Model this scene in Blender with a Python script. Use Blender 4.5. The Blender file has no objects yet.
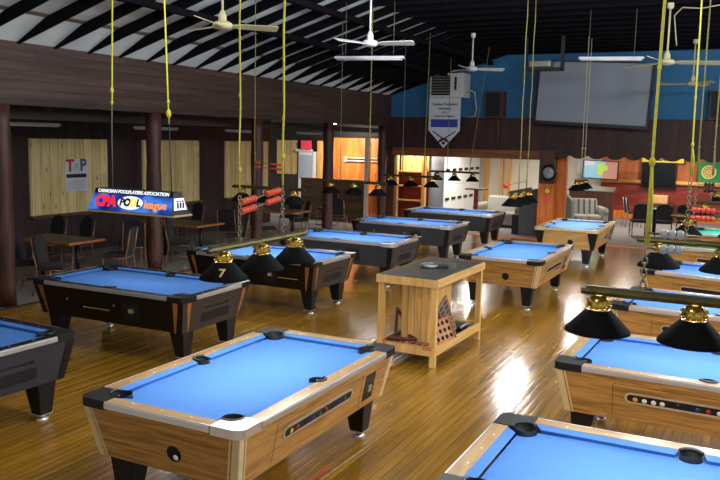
import bpy, bmesh, math, random
from mathutils import Vector, Matrix
random.seed(7)
PI = math.pi
S = bpy.context.scene
C = S.collection

# ------------------------------------------------------------------ materials
def new_mat(name):
    m = bpy.data.materials.new(name); m.use_nodes = True
    return m, m.node_tree.nodes, m.node_tree.links, m.node_tree.nodes['Principled BSDF']

def srgb(r, g, b):
    f = lambda c: (c/255/12.92) if c/255 <= .04045 else ((c/255+.055)/1.055)**2.4
    return (f(r), f(g), f(b), 1)

def mix(a, b, t): return tuple(a[i]*(1-t)+b[i]*t for i in range(3))+(1,)

def plain(name, col, rough=.6, metal=0, noise=.12, scale=6, bump=0, spec=.5, emit=None, estr=0, coat=0):
    m, N, L, P = new_mat(name)
    tc = N.new('ShaderNodeTexCoord'); nz = N.new('ShaderNodeTexNoise'); nz.inputs['Scale'].default_value = scale
    nz.inputs['Detail'].default_value = 4
    L.new(tc.outputs['Object'], nz.inputs['Vector'])
    cr = N.new('ShaderNodeValToRGB')
    cr.color_ramp.elements[0].color = mix(col, (0, 0, 0), noise); cr.color_ramp.elements[1].color = tuple(min(1, c*(1+noise*.5)) for c in col[:3])+(1,)
    cr.color_ramp.elements[0].position = .3; cr.color_ramp.elements[1].position = .7
    L.new(nz.outputs['Fac'], cr.inputs['Fac']); L.new(cr.outputs['Color'], P.inputs['Base Color'])
    P.inputs['Roughness'].default_value = rough; P.inputs['Metallic'].default_value = metal
    P.inputs['Specular IOR Level'].default_value = spec
    if coat: P.inputs['Coat Weight'].default_value = coat
    if emit: P.inputs['Emission Color'].default_value = emit; P.inputs['Emission Strength'].default_value = estr
    if bump:
        b = N.new('ShaderNodeBump'); b.inputs['Strength'].default_value = bump; b.inputs['Distance'].default_value = .01
        n2 = N.new('ShaderNodeTexNoise'); n2.inputs['Scale'].default_value = scale*12
        L.new(tc.outputs['Object'], n2.inputs['Vector']); L.new(n2.outputs['Fac'], b.inputs['Height']); L.new(b.outputs['Normal'], P.inputs['Normal'])
    return m

def wood(name, c1, c2, axis=0, scale=3.0, rough=.4, stretch=14, plank=0, paxis=0, gap=.03, vary=.25, bump=0, knots=False, spec=.5, coat=0):
    """grain runs along axis; boards of width plank are counted along paxis"""
    m, N, L, P = new_mat(name)
    tc = N.new('ShaderNodeTexCoord'); mp = N.new('ShaderNodeMapping')
    sc = [scale*stretch]*3; sc[axis] = scale
    mp.inputs['Scale'].default_value = sc
    L.new(tc.outputs['Object'], mp.inputs['Vector'])
    nz = N.new('ShaderNodeTexNoise'); nz.noise_dimensions = '4D'; nz.inputs['Scale'].default_value = 1; nz.inputs['Detail'].default_value = 5
    nz.inputs['Distortion'].default_value = .6
    L.new(mp.outputs['Vector'], nz.inputs['Vector'])
    cr = N.new('ShaderNodeValToRGB'); cr.color_ramp.elements[0].position = .32; cr.color_ramp.elements[1].position = .68
    cr.color_ramp.elements[0].color = c1; cr.color_ramp.elements[1].color = c2
    L.new(nz.outputs['Fac'], cr.inputs['Fac']); out = cr.outputs['Color']
    if knots:
        vo = N.new('ShaderNodeTexVoronoi'); vo.inputs['Scale'].default_value = 1
        m2 = N.new('ShaderNodeMapping'); s2 = [6]*3; s2[axis] = 2.2; m2.inputs['Scale'].default_value = s2
        L.new(tc.outputs['Object'], m2.inputs['Vector']); L.new(m2.outputs['Vector'], vo.inputs['Vector'])
        k = N.new('ShaderNodeMapRange'); k.inputs['From Min'].default_value = .05; k.inputs['From Max'].default_value = .16
        L.new(vo.outputs['Distance'], k.inputs['Value'])
        mk = N.new('ShaderNodeMix'); mk.data_type = 'RGBA'; mk.inputs['A'].default_value = mix(c1, (0, 0, 0), .65)
        L.new(k.outputs['Result'], mk.inputs['Factor']); L.new(out, mk.inputs['B']); out = mk.outputs['Result']
    if plank:
        sx = N.new('ShaderNodeSeparateXYZ'); L.new(tc.outputs['Object'], sx.inputs['Vector'])
        dv = N.new('ShaderNodeMath'); dv.operation = 'DIVIDE'; dv.inputs[1].default_value = plank
        L.new(sx.outputs[paxis], dv.inputs[0])
        fl = N.new('ShaderNodeMath'); fl.operation = 'FLOOR'; L.new(dv.outputs[0], fl.inputs[0])
        fr = N.new('ShaderNodeMath'); fr.operation = 'FRACT'; L.new(dv.outputs[0], fr.inputs[0])
        L.new(fl.outputs[0], nz.inputs['W'])
        # board joints along the grain
        wn0 = N.new('ShaderNodeTexWhiteNoise'); wn0.noise_dimensions = '1D'; L.new(fl.outputs[0], wn0.inputs['W'])
        ad = N.new('ShaderNodeMath'); ad.operation = 'MULTIPLY_ADD'; ad.inputs[1].default_value = .55
        L.new(sx.outputs[axis], ad.inputs[0]); L.new(wn0.outputs['Value'], ad.inputs[2])
        f2 = N.new('ShaderNodeMath'); f2.operation = 'FLOOR'; L.new(ad.outputs[0], f2.inputs[0])
        cb = N.new('ShaderNodeCombineXYZ'); L.new(fl.outputs[0], cb.inputs[0]); L.new(f2.outputs[0], cb.inputs[1])
        wn = N.new('ShaderNodeTexWhiteNoise'); L.new(cb.outputs[0], wn.inputs['Vector'])
        mr = N.new('ShaderNodeMapRange'); mr.inputs['To Min'].default_value = 1-vary; mr.inputs['To Max'].default_value = 1+vary*.6
        L.new(wn.outputs['Value'], mr.inputs['Value'])
        mu = N.new('ShaderNodeMix'); mu.data_type = 'RGBA'; mu.blend_type = 'MULTIPLY'; mu.inputs['Factor'].default_value = 1
        L.new(out, mu.inputs['A']); L.new(mr.outputs['Result'], mu.inputs['B']); out = mu.outputs['Result']
        # gap
        ab = N.new('ShaderNodeMath'); ab.operation = 'SUBTRACT'; ab.inputs[1].default_value = .5; L.new(fr.outputs[0], ab.inputs[0])
        a2 = N.new('ShaderNodeMath'); a2.operation = 'ABSOLUTE'; L.new(ab.outputs[0], a2.inputs[0])
        g = N.new('ShaderNodeMath'); g.operation = 'GREATER_THAN'; g.inputs[1].default_value = .5-gap; L.new(a2.outputs[0], g.inputs[0])
        mg = N.new('ShaderNodeMix'); mg.data_type = 'RGBA'; mg.inputs['B'].default_value = mix(c1, (0, 0, 0), .75)
        L.new(g.outputs[0], mg.inputs['Factor']); L.new(out, mg.inputs['A']); out = mg.outputs['Result']
        if bump:
            pw = N.new('ShaderNodeMath'); pw.operation = 'POWER'; pw.inputs[1].default_value = 2.5; L.new(a2.outputs[0], pw.inputs[0])
            bt = N.new('ShaderNodeTexNoise'); bt.inputs['Scale'].default_value = 7; L.new(tc.outputs['Object'], bt.inputs['Vector'])
            mm = N.new('ShaderNodeMath'); mm.operation = 'MULTIPLY_ADD'; mm.inputs[1].default_value = -1.0
            L.new(pw.outputs[0], mm.inputs[0]); 
            ms = N.new('ShaderNodeMath'); ms.operation = 'MULTIPLY'; ms.inputs[1].default_value = .5; L.new(wn0.outputs['Value'], ms.inputs[0])
            ms2 = N.new('ShaderNodeMath'); ms2.operation = 'MULTIPLY'; L.new(ms.outputs[0], ms2.inputs[0]); L.new(bt.outputs['Fac'], ms2.inputs[1])
            L.new(ms2.outputs[0], mm.inputs[2])
            b = N.new('ShaderNodeBump'); b.inputs['Strength'].default_value = bump; b.inputs['Distance'].default_value = .009
            L.new(mm.outputs[0], b.inputs['Height']); L.new(b.outputs['Normal'], P.inputs['Normal'])
    L.new(out, P.inputs['Base Color'])
    P.inputs['Roughness'].default_value = rough; P.inputs['Specular IOR Level'].default_value = spec
    if coat: P.inputs['Coat Weight'].default_value = coat; P.inputs['Coat Roughness'].default_value = .15
    return m

def corrug(name, c1, c2, axis, width, rough=.7):
    m = wood(name, c1, c2, axis=axis, scale=1.2, rough=rough, stretch=10, plank=width, paxis=1-axis if axis < 2 else 0, vary=.2)
    return m

M = {}
M['floor'] = wood('floor_planks', srgb(136, 94, 24), srgb(174, 126, 40), axis=1, scale=.8, rough=.2, stretch=16, plank=.08, paxis=0, gap=.025, vary=.2, bump=.65, coat=.5)
M['carpet'] = plain('carpet', srgb(124, 117, 113), .95, noise=.3, scale=18, bump=.4)
M['redstrip'] = plain('red_strip', srgb(190, 70, 40), .7)
M['oak'] = wood('oak_laminate', srgb(134, 92, 42), srgb(196, 146, 78), axis=0, scale=2.6, rough=.38, stretch=16)
M['oak_rail'] = wood('oak_rail', srgb(134, 102, 58), srgb(176, 142, 92), axis=0, scale=2.5, rough=.35, stretch=9)
M['maple'] = wood('maple_laminate', srgb(168, 128, 70), srgb(210, 170, 108), axis=0, scale=2.2, rough=.4, stretch=8)
M['oakY'] = wood('oak_laminate_end', srgb(134, 92, 42), srgb(196, 146, 78), axis=1, scale=2.6, rough=.38, stretch=16)
M['mapleY'] = wood('maple_laminate_end', srgb(168, 128, 70), srgb(210, 170, 108), axis=1, scale=2.2, rough=.4, stretch=8)
M['oak_railY'] = wood('oak_rail_end', srgb(134, 102, 58), srgb(176, 142, 92), axis=1, scale=2.5, rough=.35, stretch=9)
M['polish'] = plain('bright_chrome', srgb(240, 240, 242), .38, .75, noise=.02)
M['blacklam'] = plain('black_laminate', srgb(15, 11, 13), .4, noise=.02, spec=.3)
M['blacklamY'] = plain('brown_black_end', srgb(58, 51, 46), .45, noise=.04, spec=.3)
M['graylam'] = plain('charcoal_laminate', srgb(50, 50, 56), .5, noise=.03, scale=3, spec=.3)
M['wedge'] = wood('inlay_wood', srgb(120, 66, 28), srgb(178, 112, 56), axis=2, scale=3, rough=.35, stretch=8)
M['blue'] = plain('blue_cloth', srgb(70, 117, 184), .9, noise=.05, scale=30, spec=.2)
M['glarecloth'] = plain('glare_washed_blue_cloth', srgb(104, 146, 190), .9, noise=.06, scale=20, spec=.2)  # blue cloth made paler, glare put into its colour
M['green'] = plain('green_cloth', srgb(10, 84, 52), .9, noise=.05, scale=30, spec=.2)
M['teal'] = plain('teal_cloth', srgb(60, 190, 165), .9, noise=.05, scale=30, spec=.2)
M['black'] = plain('black_plastic', srgb(15, 15, 18), .4, noise=.1, spec=.35)
M['rubber'] = plain('pocket_black', srgb(24, 27, 32), .55, noise=.2)
M['void'] = plain('dark_inside', srgb(8, 7, 7), .8, noise=.1)
M['chrome'] = plain('chrome', srgb(232, 232, 234), .33, .9, noise=.05)
M['alu'] = plain('champagne_trim', srgb(226, 206, 160), .35, .35, noise=.08)
M['white'] = plain('white_paint', srgb(225, 225, 222), .6, noise=.05)
M['ivory'] = plain('white_inlay', srgb(240, 238, 230), .4, noise=.03)
M['brass'] = plain('brass', srgb(196, 160, 70), .25, .9, noise=.35, scale=60)
M['brassbar'] = plain('aged_brass_bar', srgb(92, 84, 46), .35, .7, noise=.4, scale=8)
M['shade'] = plain('black_shade', srgb(10, 9, 10), .75, noise=.1, spec=.12)
M['shade_in'] = plain('white_enamel', srgb(235, 235, 230), .5, noise=.03)
M['gold'] = plain('gold_paint', srgb(222, 184, 112), .5, noise=.05)
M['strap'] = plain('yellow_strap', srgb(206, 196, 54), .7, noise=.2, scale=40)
M['strapdim'] = plain('dull_yellow_strap', srgb(138, 130, 66), .8, noise=.25, scale=40)  # duller yellow for the straps farther back
M['cordgrey'] = plain('grey_cord', srgb(104, 108, 96), .8)
M['cordpale'] = plain('pale_cord', srgb(196, 188, 150), .8)
M['chain'] = plain('chain_metal', srgb(150, 140, 110), .35, .9, noise=.3, scale=80)
M['orange'] = plain('orange_bead', srgb(226, 78, 44), .4, noise=.1)
M['redbead'] = plain('red_bead', srgb(200, 50, 34), .4, noise=.1)
M['greybead'] = plain('grey_bead', srgb(168, 172, 172), .35, noise=.1)
M['blackbead'] = plain('black_bead', srgb(28, 28, 30), .35, noise=.1)
M['log'] = wood('log_post', srgb(40, 18, 14), srgb(88, 42, 28), axis=2, scale=1.5, rough=.5, stretch=10)
M['fascia'] = wood('brown_fascia_boards', srgb(56, 38, 30), srgb(84, 60, 48), axis=1, scale=.7, rough=.6, stretch=14, plank=.14, paxis=2, gap=.03, vary=.2)
M['beam'] = wood('dark_beam', srgb(40, 28, 22), srgb(66, 48, 36), axis=1, scale=.8, rough=.7)
M['rafter'] = plain('dark_rafter', srgb(20, 18, 22), .9, noise=.15, scale=2, spec=.05)
M['deckdark'] = corrug('dark_deck_boards', srgb(18, 17, 19), srgb(30, 28, 30), 0, .2, .95)
M['deck'] = plain('white_insulation_panel', srgb(226, 234, 232), .7, noise=.1, scale=1.5)
M['seam'] = plain('stained_seam', srgb(128, 120, 92), .8, noise=.3)
M['bluewall'] = plain('blue_wall', srgb(46, 108, 152), .75, noise=.12, scale=1.5)
M['darkboards'] = wood('dark_brown_boards', srgb(44, 20, 18), srgb(72, 36, 30), axis=2, scale=.9, rough=.6, stretch=12, plank=.2, paxis=0, gap=.03, vary=.25)
M['headbeam'] = wood('brown_beam', srgb(98, 52, 26), srgb(156, 90, 46), axis=0, scale=.9, rough=.5, stretch=12)
M['purpleboards'] = wood('dark_purple_boards', srgb(40, 25, 26), srgb(62, 40, 40), axis=2, scale=.9, rough=.7, stretch=10, plank=.3, paxis=1, gap=.015, vary=.15)
M['pine'] = wood('pale_pine_boards', srgb(222, 188, 118), srgb(248, 226, 168), axis=2, scale=.9, rough=.6, stretch=12, plank=.235, paxis=1, gap=.02, vary=.16, knots=True)
M['pineX'] = wood('pine_boards_end', srgb(186, 148, 84), srgb(222, 188, 122), axis=2, scale=.9, rough=.6, stretch=12, plank=.2, paxis=0, gap=.02, vary=.16, knots=True)
M['orangepine'] = wood('orange_pine', srgb(176, 92, 30), srgb(226, 138, 60), axis=2, scale=.9, rough=.45, stretch=9, plank=.3, paxis=0, gap=.012, vary=.14, knots=True)
M['pinepost'] = wood('pine_post', srgb(206, 142, 66), srgb(236, 184, 104), axis=2, scale=1.2, rough=.5, stretch=9)
M['orangepost'] = wood('orange_post', srgb(176, 84, 22), srgb(226, 126, 46), axis=2, scale=1.2, rough=.45, stretch=9)
M['redwall'] = wood('red_brown_panelling', srgb(96, 26, 18), srgb(152, 52, 36), axis=0, scale=.7, rough=.4, stretch=9)
M['tanwall'] = wood('tan_panelling', srgb(160, 82, 38), srgb(192, 108, 56), axis=2, scale=.7, rough=.5, stretch=9)
M['halfwall'] = wood('olive_brown_panel', srgb(70, 48, 26), srgb(106, 76, 42), axis=0, scale=.6, rough=.6)
M['whitewall'] = plain('white_wall', srgb(222, 214, 200), .8, noise=.06, scale=1)
M['bluegrey'] = plain('blue_grey_wall', srgb(168, 178, 192), .8, noise=.05)
M['screen'] = plain('projection_fabric', srgb(150, 154, 164), .9, noise=.03, scale=.8)
M['blackwood'] = plain('black_frame', srgb(14, 13, 15), .5)
M['speaker'] = plain('speaker_black', srgb(16, 14, 15), .7)
M['walnut'] = wood('walnut', srgb(60, 32, 20), srgb(92, 52, 34), axis=2, scale=2, rough=.5)
M['tubewhite'] = plain('white_fixture', srgb(238, 240, 242), .5, noise=.05)
M['fanwhite'] = plain('fan_white', srgb(216, 216, 214), .45, noise=.05)
M['fancream'] = plain('fan_cream', srgb(206, 194, 150), .45, noise=.08)
M['acwhite'] = plain('ac_white', srgb(212, 214, 206), .5, noise=.06)
M['bannerwhite'] = plain('banner_cloth', srgb(214, 216, 222), .8, noise=.04)
M['bannerblue'] = plain('banner_blue', srgb(52, 70, 160), .8)
M['ink'] = plain('dark_print', srgb(30, 32, 44), .7)
M['whiteprint'] = plain('white_print', srgb(244, 244, 240), .6, noise=0, emit=(1, 1, 1, 1), estr=.35)
M['islandwood'] = wood('island_pine', srgb(200, 150, 78), srgb(236, 194, 122), axis=2, scale=1.6, rough=.5, stretch=9, knots=False)
M['islandwoodX'] = wood('island_pine_edge', srgb(200, 150, 78), srgb(234, 192, 120), axis=1, scale=1.6, rough=.5, stretch=9)
M['islandtop'] = plain('charcoal_top', srgb(70, 66, 58), .35, noise=.25, scale=4)
M['tray'] = plain('tan_tray', srgb(188, 128, 84), .55, noise=.1)
M['rackbrown'] = plain('brown_rack', srgb(84, 40, 26), .45, noise=.15)
M['fabric'] = plain('dark_chair_fabric', srgb(38, 32, 36), .95, noise=.25, scale=30)
M['chairframe'] = plain('bronze_frame', srgb(150, 108, 78), .4, .5, noise=.15)
M['chairblack'] = plain('black_frame_metal', srgb(24, 22, 22), .4, .4)
M['greyframe'] = plain('grey_frame_metal', srgb(150, 146, 132), .35, .6)
M['tabletop'] = wood('brown_tabletop', srgb(66, 48, 36), srgb(92, 68, 50), axis=0, scale=1.4, rough=.45)
M['sofa'] = plain('grey_sofa_fabric', srgb(150, 147, 140), .9, noise=.12, scale=10, bump=.2)
M['sofastripe'] = plain('dark_sofa_stripe', srgb(84, 82, 78), .9, noise=.1)
M['darkbooth'] = plain('dark_slate', srgb(62, 64, 70), .7, noise=.12)
M['greygreen'] = plain('grey_green_panel', srgb(110, 124, 112), .6, noise=.1)
M['tvscreen'] = plain('dead_screen', srgb(8, 8, 10), .15, noise=0)
M['dartgreen'] = plain('dart_green', srgb(30, 150, 84), .7)
M['dartcream'] = plain('dart_cream', srgb(236, 214, 130), .7)
M['dartred'] = plain('dart_red', srgb(190, 40, 34), .7)
M['plasticred'] = plain('red_sign', srgb(220, 60, 84), .5, emit=srgb(230, 60, 90), estr=.25)
M['yellow'] = plain('yellow_sign', srgb(236, 206, 70), .5, emit=srgb(236, 206, 70), estr=.12)
M['clockface'] = plain('clock_face', srgb(190, 190, 190), .5, noise=.05)
M['ballred'] = plain('ball_red', srgb(170, 30, 26), .12, noise=0)
M['ballyellow'] = plain('ball_yellow', srgb(226, 170, 30), .12, noise=0)
M['ballwhite'] = plain('ball_white', srgb(236, 232, 220), .12, noise=0)
M['ballblue'] = plain('ball_blue', srgb(30, 50, 130), .12, noise=0)
M['ballblack'] = plain('ball_black', srgb(16, 16, 18), .12, noise=0)
M['ballgreen'] = plain('ball_green', srgb(26, 90, 50), .12, noise=0)
M['bulb'] = plain('lamp_bulb', srgb(255, 240, 210), .4, noise=0, emit=(1, .95, .88, 1), estr=40)
M['tubefill'] = plain('fill_tube', srgb(255, 255, 255), .4, noise=0, emit=(.86, .94, 1, 1), estr=13)  # glowing tubes of the added fill strips
M['panellit'] = plain('lit_ceiling_lamp', srgb(255, 250, 235), .4, noise=0, emit=(1, .93, .8, 1), estr=10)
M['skin'] = plain('tan_box', srgb(196, 150, 100), .7)
M['jean'] = plain('blue_box', srgb(70, 100, 140), .7)
M['tinmetal'] = plain('tin', srgb(150, 150, 148), .3, .9, noise=.15)

def screen_mat(name, stops, estr, scale=2.0, axis_noise=True):
    m, N, L, P = new_mat(name)
    tc = N.new('ShaderNodeTexCoord'); nz = N.new('ShaderNodeTexNoise'); nz.inputs['Scale'].default_value = scale; nz.inputs['Detail'].default_value = 1
    L.new(tc.outputs['Object'], nz.inputs['Vector'])
    cr = N.new('ShaderNodeValToRGB'); e = cr.color_ramp.elements
    e[0].position, e[0].color = stops[0]; e[1].position, e[1].color = stops[-1]
    for p_, c_ in stops[1:-1]:
        x = e.new(p_); x.color = c_
    L.new(nz.outputs['Fac'], cr.inputs['Fac'])
    L.new(cr.outputs['Color'], P.inputs['Base Color']); L.new(cr.outputs['Color'], P.inputs['Emission Color'])
    P.inputs['Emission Strength'].default_value = estr; P.inputs['Roughness'].default_value = .3
    return m
M['signblue'] = screen_mat('lit_sign_blue', [(.3, srgb(12, 30, 100)), (.5, srgb(24, 64, 160)), (.62, srgb(70, 130, 220)), (.75, srgb(24, 70, 170))], .6, 3.5)
def lit(name, c, s=.9): M[name] = plain(name, c, .5, noise=0, emit=c, estr=s)
lit('sign_red', srgb(222, 34, 58)); lit('sign_black', srgb(14, 16, 22), .1); lit('sign_yellow', srgb(240, 206, 40)); lit('sign_orange', srgb(240, 140, 40)); lit('sign_white', srgb(236, 240, 245), .8)
lit('tv0', srgb(104, 140, 160), .35); lit('tv1', srgb(150, 104, 96), .2); lit('tv2', srgb(140, 164, 64), .2); lit('tv3', srgb(150, 150, 170), .3)
M['signtop'] = plain('sign_black_top', srgb(16, 16, 20), .4)
M['signwood'] = plain('sign_wood_edge', srgb(190, 160, 104), .5)

# ------------------------------------------------------------------ mesh builder
class MB:
    def __init__(s): s.v = []; s.f = []; s.m = []; s.s = []; s.X = Matrix.Identity(4)
    def add(s, vs, fs, mi=0, smooth=False):
        o = len(s.v); s.v += [tuple(s.X @ Vector(v)) for v in vs]
        for f in fs: s.f.append([i+o for i in f]); s.m.append(mi); s.s.append(smooth)
        return s
    def box(s, x0, y0, z0, x1, y1, z1, mi=0):
        return s.add([(x0,y0,z0),(x1,y0,z0),(x1,y1,z0),(x0,y1,z0),(x0,y0,z1),(x1,y0,z1),(x1,y1,z1),(x0,y1,z1)],
                     [(0,3,2,1),(4,5,6,7),(0,1,5,4),(1,2,6,5),(2,3,7,6),(3,0,4,7)], mi)
    def hexa(s, lo, hi, mi=0):
        return s.add(list(lo)+list(hi), [(0,3,2,1),(4,5,6,7),(0,1,5,4),(1,2,6,5),(2,3,7,6),(3,0,4,7)], mi)
    def frustum(s, x0, y0, x1, y1, z0, z1, ins, mi=0):   # ins: inset at bottom
        return s.hexa([(x0+ins,y0+ins,z0),(x1-ins,y0+ins,z0),(x1-ins,y1-ins,z0),(x0+ins,y1-ins,z0)], [(x0,y0,z1),(x1,y0,z1),(x1,y1,z1),(x0,y1,z1)], mi)
    def prism(s, poly, z0, z1, mi=0, smooth=False):
        n = len(poly)
        vs = [(p[0],p[1],z0) for p in poly]+[(p[0],p[1],z1) for p in poly]
        fs = [tuple(range(n-1,-1,-1)), tuple(range(n,2*n))]+[(i,(i+1)%n,(i+1)%n+n,i+n) for i in range(n)]
        return s.add(vs, fs, mi, smooth)
    def slab(s, pts, off, mi=0):        # polygon pts (3D, coplanar), thickened by vector off
        n = len(pts); off = Vector(off)
        vs = [tuple(p) for p in pts]+[tuple(Vector(p)+off) for p in pts]
        return s.add(vs, [tuple(range(n-1,-1,-1)), tuple(range(n,2*n))]+[(i,(i+1)%n,(i+1)%n+n,i+n) for i in range(n)], mi)
    def lathe(s, prof, c=(0,0,0), n=24, mi=0, smooth=True, axis='z', close=False):
        vs = []; fs = []
        for r, z in prof:
            for k in range(n):
                a = 2*PI*k/n; p = (r*math.cos(a), r*math.sin(a), z)
                if axis == 'x': p = (p[2], p[0], p[1])
                if axis == 'y': p = (p[1], p[2], p[0])
                vs.append((p[0]+c[0], p[1]+c[1], p[2]+c[2]))
        for j in range(len(prof)-1):
            for k in range(n):
                a = j*n+k; b = j*n+(k+1)%n
                fs.append((a, b, b+n, a+n))
        if prof[0][0] > 1e-5 and close: fs.append(tuple(range(n-1,-1,-1)))
        if prof[-1][0] > 1e-5 and close: fs.append(tuple(range((len(prof)-1)*n, len(prof)*n)))
        return s.add(vs, fs, mi, smooth)
    def cyl(s, c, r, z0, z1, n=16, mi=0, axis='z', r2=None):
        return s.lathe([(r, z0), (r if r2 is None else r2, z1)], c, n, mi, True, axis, True)
    def sphere(s, c, r, n=12, mi=0, sz=1):
        return s.lathe([(max(1e-6, r*math.sin(PI*i/8)), -r*sz*math.cos(PI*i/8)) for i in range(9)], c, n, mi)
    def tube(s, pts, r, n=6, mi=0):
        pts = [Vector(p) for p in pts]; rs = r if isinstance(r, (list, tuple)) else [r]*len(pts)
        vs = []; fs = []
        up = None
        for i, p in enumerate(pts):
            d = (pts[min(i+1, len(pts)-1)]-pts[max(i-1, 0)]).normalized()
            if up is None: up = Vector((0,1,0)) if abs(d.y) < .9 else Vector((1,0,0))
            a = d.cross(up).normalized(); b = a.cross(d).normalized(); up = b
            for k in range(n):
                t = 2*PI*k/n; vs.append(tuple(p+a*rs[i]*math.cos(t)+b*rs[i]*math.sin(t)))
        for i in range(len(pts)-1):
            for k in range(n):
                fs.append((i*n+k, i*n+(k+1)%n, (i+1)*n+(k+1)%n, (i+1)*n+k))
        fs.append(tuple(range(n))); fs.append(tuple(range(len(pts)*n-1, (len(pts)-1)*n-1, -1)))
        return s.add(vs, fs, mi, True)
    def ring(s, c, R, r, n=14, k=6, mi=0, M4=None):
        vs = []; fs = []
        for i in range(n):
            a = 2*PI*i/n
            for j in range(k):
                t = 2*PI*j/k; p = Vector(((R+r*math.cos(t))*math.cos(a), (R+r*math.cos(t))*math.sin(a), r*math.sin(t)))
                if M4: p = M4 @ p
                vs.append((p.x+c[0], p.y+c[1], p.z+c[2]))
        for i in range(n):
            for j in range(k):
                fs.append((i*k+j, ((i+1)%n)*k+j, ((i+1)%n)*k+(j+1)%k, i*k+(j+1)%k))
        return s.add(vs, fs, mi, True)
    def text(s, body, size, mat4, mi=0, extrude=.002, bold=0, align='CENTER'):
        cu = bpy.data.curves.new('t', 'FONT'); cu.body = body; cu.size = size; cu.extrude = extrude; cu.align_x = align; cu.align_y = 'CENTER'
        cu.offset = bold; cu.resolution_u = 3
        o = bpy.data.objects.new('t', cu); C.objects.link(o)
        dg = bpy.context.evaluated_depsgraph_get(); me = bpy.data.meshes.new_from_object(o.evaluated_get(dg))
        s.add([tuple(mat4 @ v.co) for v in me.vertices], [tuple(p.vertices) for p in me.polygons], mi)
        bpy.data.objects.remove(o); bpy.data.curves.remove(cu); bpy.data.meshes.remove(me)
        return s
    def mesh(s, name, mats):
        me = bpy.data.meshes.new(name); me.from_pydata(s.v, [], s.f)
        for m in mats: me.materials.append(m)
        for p, mi, sm in zip(me.polygons, s.m, s.s): p.material_index = mi; p.use_smooth = sm
        bm = bmesh.new(); bm.from_mesh(me)
        bmesh.ops.recalc_face_normals(bm, faces=bm.faces)
        big = [f for f in bm.faces if len(f.verts) > 8]
        if big: bmesh.ops.triangulate(bm, faces=big, ngon_method='EAR_CLIP')
        bm.to_mesh(me); bm.free(); me.update()
        return me

CACHE = {}
def obj(name, mb, mats, parent=None, loc=None, rot=None, bevel=0, key=None, label=None):
    """ONE mesh object; mb may be a builder function when key caches its mesh"""
    if not isinstance(mats, (list, tuple)): mats = [mats]
    if key is not None and key in CACHE: me = CACHE[key]
    else:
        if callable(mb) and not isinstance(mb, MB): mb = mb()
        me = mb.mesh(name, mats)
        if key is not None: CACHE[key] = me
    o = bpy.data.objects.new(name, me); C.objects.link(o)
    if parent is not None: o.parent = parent
    if loc: o.location = loc
    if rot: o.rotation_euler = rot
    if bevel:
        b = o.modifiers.new('Bevel', 'BEVEL'); b.width = bevel; b.segments = 2; b.limit_method = 'ANGLE'
    if label: o['label'] = label
    return o

def tag(o, label, cat, group=None):
    o['label'] = label; o['category'] = cat
    if group: o['group'] = group
    return o
def thing(name, label, cat, loc=(0,0,0), rz=0, group=None):
    o = bpy.data.objects.new(name, None); C.objects.link(o); o.empty_display_size = .1
    o.location = loc; o.rotation_euler = (0, 0, rz)
    return tag(o, label, cat, group)
def struct(name, mb, mats, **k):
    o = obj(name, mb, mats, **k); o['kind'] = 'structure'; return o
def arc(cx, cy, r, a0, a1, n=10):
    return [(cx+r*math.cos(a0+(a1-a0)*i/n), cy+r*math.sin(a0+(a1-a0)*i/n)) for i in range(n+1)]
def TM(loc, xdir, ydir):
    x = Vector(xdir).normalized(); y = Vector(ydir); y = (y-x*y.dot(x)).normalized(); z = x.cross(y)
    m = Matrix((x, y, z)).transposed().to_4x4(); m.translation = Vector(loc); return m
def rot2(p, k):     # quarter turns for the four corners / sides
    x, y = p
    for _ in range(k): x, y = -y, x
    return (x, y)

# ------------------------------------------------------------------ camera
cam = bpy.data.cameras.new('camera'); co = bpy.data.objects.new('camera', cam); C.objects.link(co); S.camera = co
CF, CYAW, CPIT, CROL, CH = 782.377, -0.463501, 0.128679, 0.0226339, 2.60562
cy_, sy_ = math.cos(CYAW), math.sin(CYAW)
fw = Vector((sy_*math.cos(CPIT), cy_*math.cos(CPIT), -math.sin(CPIT)))
rt = Vector((cy_, -sy_, 0)); up = rt.cross(fw)
r2 = rt*math.cos(CROL)+up*math.sin(CROL); u2 = up*math.cos(CROL)-rt*math.sin(CROL)
mw = Matrix((r2, u2, -fw)).transposed().to_4x4(); mw.translation = (0, 0, CH)
co.matrix_world = mw
cam.sensor_width = 36; cam.lens = CF*36/720; cam.clip_start = .05; cam.clip_end = 200

# ------------------------------------------------------------------ shell
YB = 21.6                      # back wall of the pool hall
def roofz(x): return min(3.90+.305*(x+9.85), 4.98)      # underside of the rafters
XE, XFLAT = -9.85, -9.85+(4.98-3.90)/.305
struct('floor', MB().box(-9.65, -2, -.06, 4.5, 21.2, 0), M['floor'])
struct('floor_carpet', MB().prism([(-16, -2), (-9.65, -2), (-9.65, 21.2), (4.5, 21.2), (4.5, 29.4), (-16, 29.4)], -.06, 0), M['carpet'])
struct('trim_1', MB().hexa([(-9.6, 21.12, 0), (-1.2, 20.7, 0), (-1.2, 20.88, 0), (-9.6, 21.3, 0)], [(-9.6, 21.12, .008), (-1.2, 20.7, .008), (-1.2, 20.88, .008), (-9.6, 21.3, .008)]), M['redstrip'])
struct('trim_2', MB().box(-9.72, -2, 0, -9.62, 21.1, .012), M['beam'])

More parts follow.
